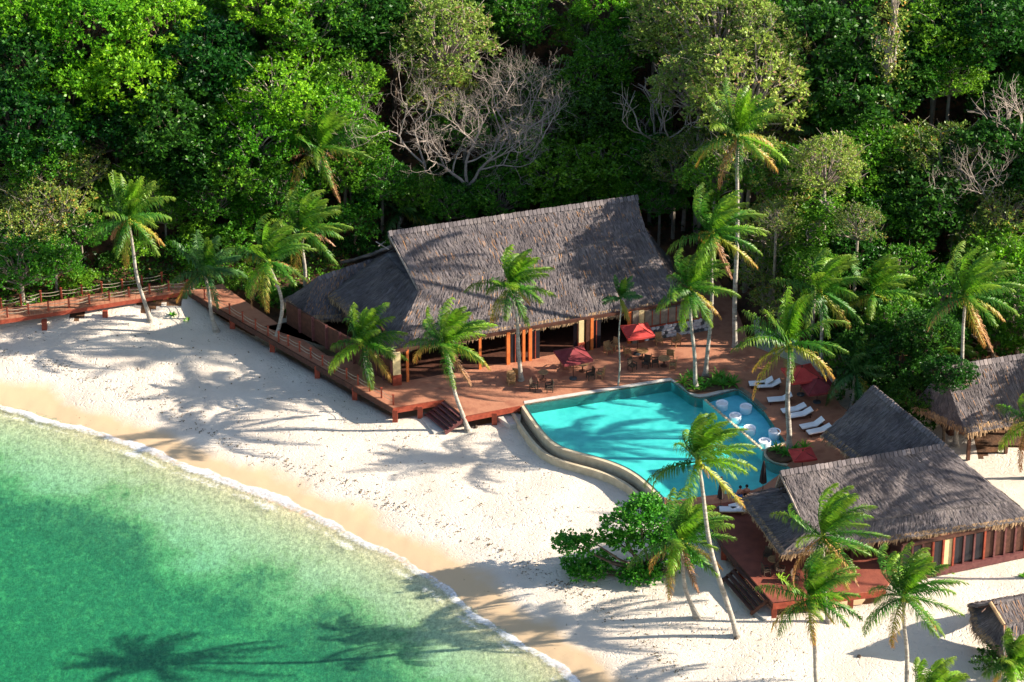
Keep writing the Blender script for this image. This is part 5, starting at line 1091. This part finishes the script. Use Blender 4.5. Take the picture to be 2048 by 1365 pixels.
def palm(base, top, label, seed, n=22, L=4.3, bend=0., dead=3, wind=1., dark=False, r=.17, cat='palm tree', nuts=True, flare=True, name='coconut_palm', yel=3, width=.85):
    rs = np.random.default_rng(seed); base = Vector(base); top = Vector(top); e = empty(name, base, label, cat, 'coconut palms' if name == 'coconut_palm' else None)
    rel = top-base; pts = []; rad = []; k = 26; n = int(n*1.3); L *= rs.uniform(.94, 1.04); dead = max(0, dead-2) if L > 3 else 0; yel = max(1, yel-1)
    for i in range(k+1):
        t = i/k; p = rel*t; p = Vector((rel.x*(t**.8 if bend == 0 else t)+bend*math.sin(math.pi*t)+.06*math.sin(t*9+seed), rel.y*t, rel.z*t)); pts.append(p)
        rad.append((r*(1.0-.38*t)+(.16*math.exp(-t*rel.z/.35) if flare else 0)+.012*(i % 2))*(1 if t < .97 else .9))
    pts[-1] = Vector(rel); pts.insert(0, pts[0]-Vector((0, 0, .3))); rad.insert(0, rad[0]*1.15)
    MB().tube(pts, rad, 9).build('trunk', M['palmbark'], e, smooth=True)
    MB().lathe(rel-Vector((0, 0, .1)), [(r*.7, -.25), (r*1.25, 0), (r*1.1, .35), (r*.4, .8)], 9).build('crownshaft', M['frond_old'] if not dark else M['frond_dark'], e)
    ph = rs.random()*6.28
    for i in range(n):
        t = i/(n-1); el = R(92-128*t**1.35)+rs.normal(0, .13); az = ph+i*2.39996+rs.normal(0, .25)
        ln = L*(.74+.26*min(1, t*2.5))*rs.uniform(.88, 1.1)
        wk = wind*(.62 if t < .65 else .22)*rs.uniform(.7, 1.3); wv = np.array([1., .15, .10])*wk
        if t < .22: mt = 'frond_young'
        elif i >= n-dead: mt = 'frond_dead'
        elif i >= n-dead-yel: mt = 'frond_old'
        else: mt = 'frond_green' if rs.random() < .85 else 'frond_young'
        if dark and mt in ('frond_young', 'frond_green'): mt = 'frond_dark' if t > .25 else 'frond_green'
        gr = (.22+.26*t)*rs.uniform(.8, 1.3)
        me = frond_mesh(az, el, ln, wv, gr, M[mt], rs, (.85+.8*t), width*(.8 if mt == 'frond_dead' else 1)); o = link_mesh('frond', me, e); o.location = rel+Vector((0, 0, .25-.2*t))
    if nuts:
        for k in range(int(rs.integers(4, 8))):
            a = rs.random()*6.28; q = rel+Vector((math.cos(a)*.26, math.sin(a)*.26, -.28-rs.random()*.25))
            if 'nut' not in globals():
                b = MB(); b.lathe((0, 0, 0), [(.02, -.15), (.09, -.10), (.125, 0), (.09, .10), (.02, .15)], 8); o = b.build('coconut', M['coconut'], e, smooth=True); globals()['nut'] = o.data
            else: o = link_mesh('coconut', globals()['nut'], e)
            o.location = q
    return e
def pp(bx, by, cx, cy, label, seed, bz=None, dy=0., **kw):
    b = G(bx, by, 0.) if bz is None else U3(bx, by, bz)
    if bz is None: b.z = zat(b.x, b.y)
    t = UY(cx, cy, b.y+dy); return palm(b, t, label, seed, **kw)
pp(300, 645, 257, 440, 'coconut palm standing in front of the boardwalk at far left', 1, bend=-.25, L=4.3, n=24, wind=.3, dead=3)
pp(432, 665, 410, 545, 'shorter dark palm at the bend of the boardwalk', 2, n=16, L=3.6, dead=1, yel=1, dark=True, wind=.4)
pp(545, 700, 537, 525, 'palm with a kinked trunk beside the diagonal deck edge', 3, bend=.9, L=4.4, dead=4)
pp(612, 600, 605, 465, 'palm behind the kinked one, by the small low hut', 4, n=20, L=4.0, dead=3)
pp(640, 470, 640, 300, 'tall palm with long orange drooping fronds against the forest', 5, n=22, L=4.8, dead=5, wind=.9)
pp(750, 805, 724, 690, 'short palm at the corner of the left thatched wing', 6, n=20, L=3.7, dead=1, wind=.7)
pp(935, 865, 890, 690, 'palm leaning over the dark deck steps', 7, n=22, L=4.1, bend=-.15, dead=4)
pp(1040, 760, 1022, 575, 'palm growing through the deck in front of the main roof', 8, bz=ZD, n=20, L=3.7, dead=2, bend=.2)
pp(1470, 700, 1477, 275, 'tallest palm, rising behind the paved terrace', 9, bz=2.0, n=22, L=4.6, dead=3, wind=.4, r=.2, yel=5)
pp(1412, 752, 1425, 470, 'left leaning palm of the pair in the planter, higher crown', 10, bz=ZD, n=20, L=4.3, dead=3, bend=.15)
pp(1394, 778, 1380, 580, 'lower crowned palm of the pair in the planter', 11, bz=ZD, n=20, L=4.1, dead=2, yel=2)
pp(1237, 772, 1241, 598, 'thin young palm with a narrow pale trunk at the pool edge', 12, bz=ZD, n=9, L=2.0, dead=1, yel=0, dark=True, r=.07, nuts=False, flare=False, width=.5)
pp(1578, 900, 1577, 692, 'palm with drooping orange fronds beside the blue pool', 13, bz=ZD, n=20, L=4.7, dead=1, yel=6, wind=.3, r=.22)
pp(1650, 790, 1640, 585, 'first palm of the row right of the terrace', 14, n=20, L=4.2, dead=2)
pp(1748, 760, 1745, 590, 'second palm of the row right of the terrace', 15, n=20, L=4.0, dead=3)
pp(1912, 893, 1932, 595, 'palm in front of the right edge hut', 16, n=24, L=4.6, dead=4)
pp(1850, 800, 1858, 705, 'low palm between the second palm and the right edge hut', 17, n=18, L=3.7, dead=2)
pp(1632, 400, 1645, 262, 'slender palm with a pale flower cluster among forest trees', 18, n=14, L=2.9, dead=0, yel=1, wind=.1, dark=True, r=.10, nuts=False)
pp(1475, 1275, 1397, 925, 'tall curving palm on the beach in front of the pool', 19, bend=-.45, L=4.3, n=22, dead=3, r=.2, yel=2)
pp(1392, 1238, 1362, 1085, 'palm beside the sea grape tree with yellow lower fronds', 20, bend=-.3, L=4.3, n=22, dead=3, yel=5, r=.18)
pp(1657, 1246, 1645, 1075, 'palm in front of the second hut wing', 21, n=22, L=4.5, dead=4, yel=3)
pp(1640, 1400, 1620, 1200, 'palm at the bottom with splayed yellow lower fronds', 22, n=22, L=4.1, dead=0, yel=5)
pp(1818, 1380, 1808, 1195, 'palm on the sand before the red doors of the second hut', 23, n=24, L=4.2, dead=2, yel=3)
pp(1850, 1560, 1856, 1405, 'palm top just showing at the bottom edge', 24, n=20, L=3.6, dead=1)
pp(2030, 1420, 2025, 1330, 'small palm in front of the bottom right hut', 25, n=18, L=2.6, dead=0, nuts=False)
pp(515, 150, 515, 85, 'dusky palm crown among trees near the top left', 26, n=16, L=3.2, dead=2, dark=True, nuts=False)
pp(800, 470, 800, 425, 'drooping palm crown behind the left end of the main ridge', 27, n=15, L=3.6, dead=2, dark=True, nuts=False)
pp(845, 460, 850, 430, 'dark palm crown just above the main ridge', 28, n=14, L=3.2, dead=1, dark=True, nuts=False)
pp(1700, 830, 1712, 745, 'dark shaded palm behind the lounger parasols', 29, n=18, L=3.8, dead=0, yel=1, dark=True, nuts=False)
pp(2060, 960, 2060, 850, 'palm at the right edge with one orange frond in view', 30, n=16, L=3.8, dead=3, nuts=False)
pp(2030, 260, 2030, 165, 'pale palm crown near the top right edge', 31, n=14, L=2.8, dead=0, dark=True, nuts=False, r=.1)
palm((47, -32.5, 1.2), (45.5, -33, 15.5), 'palm outside the right edge that shades the second roof', 32, n=20, L=4.6, dead=2)
palm((50, -37.5, 1.2), (49.5, -37.5, 15.5), 'second palm outside the right edge beside the shading one', 33, n=20, L=4.6, dead=2)
palm((53, -29, 1.2), (52.5, -29.5, 18.0), 'third palm outside the right edge, tallest of them', 34, n=20, L=4.6, dead=2)
# sea grape tree on the beach
sg = empty('sea_grape_tree', G(1305, 1150, 0), 'low spreading sea grape tree on the sand left of the lower palms', 'tree')
lobes = [(1135, 1085, 1.8, .8), (1200, 1120, 1.2, .7), (1165, 1160, .9, .8), (1290, 1160, .8, .9), (1280, 1030, 3.0, 1.25), (1325, 1040, 3.2, 1.2), (1240, 1050, 2.7, 1.1), (1250, 1085, 2.2, 1.0), (1310, 1080, 2.6, 1.1), (1155, 1095, 1.7, .95), (1180, 1080, 1.9, .6), (1185, 1145, 1.1, .95), (1150, 1170, .7, .8), (1270, 1145, .9, 1.05), (1325, 1140, 1.1, 1.1), (1225, 1075, 1.9, .6), (1345, 1080, 2.4, 1.1), (1370, 1120, 1.6, .8), (1290, 1005, 3.0, .8)]
Cc = []; Oo = []; tr = MB(); b0 = Vector(sg.location)
for x, y, h, r in lobes:
    c = UY(x, y, b0.y+(1310-x)*.002+random.uniform(-1., 1.)+ (0.)); c.z = max(c.z, zat(c.x, c.y)+.5)
    m = int(r*r*115); d = rng.normal(size=(m, 3)); d[:, 2] = np.abs(d[:, 2])*.9-.25; d /= np.linalg.norm(d, axis=1)[:, None]
    Cc.append(np.array(c-b0)+d*np.array([1.35, 1.3, .75])*r*rng.uniform(.5, 1.1, m)[:, None]); Oo.append(d)
    cr = c-b0; md = cr*.5+Vector((random.uniform(-.3, .3), random.uniform(-.2, .2), -.1)); tr.tube([(0, 0, .3), md, cr], [.14, .09, .04], 6, False)
V, F = leaves(np.concatenate(Cc), np.concatenate(Oo), 6, .30, .10)
link_mesh('crown', np_mesh('crown', V, F, M['leaf_grape']), sg); tr.tube([(0, 0, -.3), (0, 0, .5)], [.24, .16], 8).build('trunk', M['darkbark'], sg)

# ------------------------------------------------------------------ small plants
def strap_plant(p, label, n=16, L=.9, mat='plant', name='strap_leaved_plant'):
    e = empty(name, p, label, 'plant', 'ornamental plants'); mb = MB()
    for i in range(n):
        a = i*2.4; el = R(random.uniform(25, 75)); d = Vector((math.cos(a)*math.cos(el), math.sin(a)*math.cos(el), math.sin(el))); s = Vector((-math.sin(a), math.cos(a), 0))*.06; q = Vector((0, 0, 0)); vs = []
        for k in range(5):
            w = s*(1, 1.5, 1.3, .8, .1)[k]; vs += [q-w, q+w]; q = q+d*L/4; d = (d+Vector((0, 0, -.28))).normalized()
        mb.add(vs, [(2*k, 2*k+1, 2*k+3, 2*k+2) for k in range(4)])
    mb.build('foliage', M[mat], e); return e
pb = [z3(x, y, ZD) for x, y in [(330, 120), (440, 60), (620, 75), (760, 110), (790, 150), (700, 160), (560, 178), (430, 190), (385, 180)]]
o = MB().prism([(p.x, p.y) for p in pb], ZD+.005, ZD+.16).build('planter_bed', M['soil']); tag(o, 'curved planter bed of dark soil beside the pool', 'planter')
for i, (x, y, L) in enumerate([(350, 110, .9), (430, 150, .8), (520, 140, .8), (630, 70, 1.1), (690, 95, .9), (745, 120, 1.0), (400, 60, .8), (590, 110, .8), (660, 125, .9), (470, 100, .7)]):
    strap_plant(z3(x, y, ZD+.14), ['spiky green plant at the left end of the planter', 'low plant at the foot of the planter palms', 'small plant in the middle of the planter', 'brightest lime plant at the back of the planter', 'green plant right of the lime one', 'dark arching plant at the right end of the planter', 'round leaved plant behind the lower palm trunk', 'plant in front of the lime one', 'leafy plant near the planter front', 'small plant between the two palm trunks'][i], L=L, n=18)
p_ = [z3(x, y, ZD) for x, y in [(1000, 660), (1060, 640), (1160, 630), (1250, 660), (1240, 730), (1150, 760), (1050, 735)]]
o = MB().prism(sm([(q.x, q.y) for q in p_], 1), ZD+.003, ZD+.2).build('planter_bed', M['soil']); tag(o, 'rounded planter around the palm beside the blue pool', 'planter')
for i, (x, y) in enumerate([(1100, 650), (1170, 680), (1240, 650), (1320, 640)]):
    strap_plant(z3(x, y, ZD+.15), ['plant overhanging the blue pool corner', 'plant at the base of the poolside palm', 'plant right of the poolside palm base', 'dark plant below the last lounger'][i], L=.9)
for i, (px, py) in enumerate([(1470, 672), (1950, 1105), (1385, 590), (345, 632), (375, 645), (1545, 1140), (2046, 1155), (2030, 1100), (1900, 1148)]):
    g = G(px, py, 0); strap_plant(g, ['lime plant climbing the foot of the tallest palm', 'tuft of green by the second hut wall', 'tuft behind the planter palms', 'seedling on the sand below the boardwalk', 'second seedling on the sand below the boardwalk', 'sprig at the foot of the long steps', 'green clump on the sand at the right edge', 'green tuft at the right end of the second hut', 'small sprig before the red doors'][i], L=.5, n=12)
tree('bush', G(1990, 1345, 0)+Vector((0, 0, .9)), .65, 'dark bush left of the bottom right hut'); tree('bushm', G(2040, 1360, 0)+Vector((0, 0, .9)), .6, 'green bush in the bottom right corner')
# coconut husks and driftwood on the sand
for i, (px, py) in enumerate([(952, 856), (1472, 1279), (1625, 1248), (1718, 1315)]):
    g = G(px, py, 0); b = MB(); b.lathe((0, 0, 0), [(.03, -.16), (.12, -.10), (.17, 0), (.12, .11), (.03, .16)], 8); o = b.build('coconut_husk', M['darkbark'], smooth=True); o.location = g+Vector((0, 0, .08)); o.rotation_euler = (1.2, i, 0)
    tag(o, ['fallen husk beside the palm at the deck steps', 'fallen husk at the foot of the tall curving palm', 'fallen husk behind the bottom palm', 'fallen husk alone on the shaded sand'][i], 'coconut')
# weed and leaf bits along the high water line
ps = []
while len(ps) < 900:
    i_ = random.randrange(8, len(pts)-8); d_ = random.gauss(5.2+1.2*math.sin(i_*.05), .45) if random.random() < .55 else random.uniform(5, 16)
    q_ = pts[i_]+nr[i_]*d_
    if -46 < q_[0] < 40 and -52 < q_[1] < 6 and inpoly_dist(np.array([q_[0]]), np.array([q_[1]]), TERR)[0] < -.5: ps.append(q_)
ps = np.array(ps); c_ = np.column_stack([ps, zfun(ps[:, 0], ps[:, 1])+.02]); V, F = leaves(c_, np.tile([0, 0, .0], (len(c_), 1)), 3, .15, .1, flat=.15)
M['weed'] = surf('dried_weed', (.07, .045, .02), (.20, .14, .06), 3, .9, 0, 10)
tag(link_mesh('dried_weed', np_mesh('dried_weed', V, F, M['weed'])), 'scattered dry weed and leaf bits on the sand', 'seaweed', kind='stuff')
print('dup labels', sum(v for v in SEENLAB.values() if v > 1), 'objects', len(bpy.data.objects))

# tell apart trees that would share a label: by their order from left to right
by = {}
for o in bpy.data.objects:
    if o.get('category') in ('tree', 'bush'): by.setdefault(o['label'], []).append(o)
ORD = ['leftmost', 'second from left', 'third from left', 'fourth from left', 'fifth from left', 'sixth from left', 'seventh from left', 'eighth from left', 'ninth from left', 'tenth from left', 'eleventh from left', 'twelfth from left']
for l, os_ in by.items():
    if len(os_) > 1:
        os_.sort(key=lambda o: project(o.location)[0])
        for i, o in enumerate(os_): o['label'] = l+', '+('rightmost' if i == len(os_)-1 else ORD[i] if i < len(ORD) else 'near the right end')
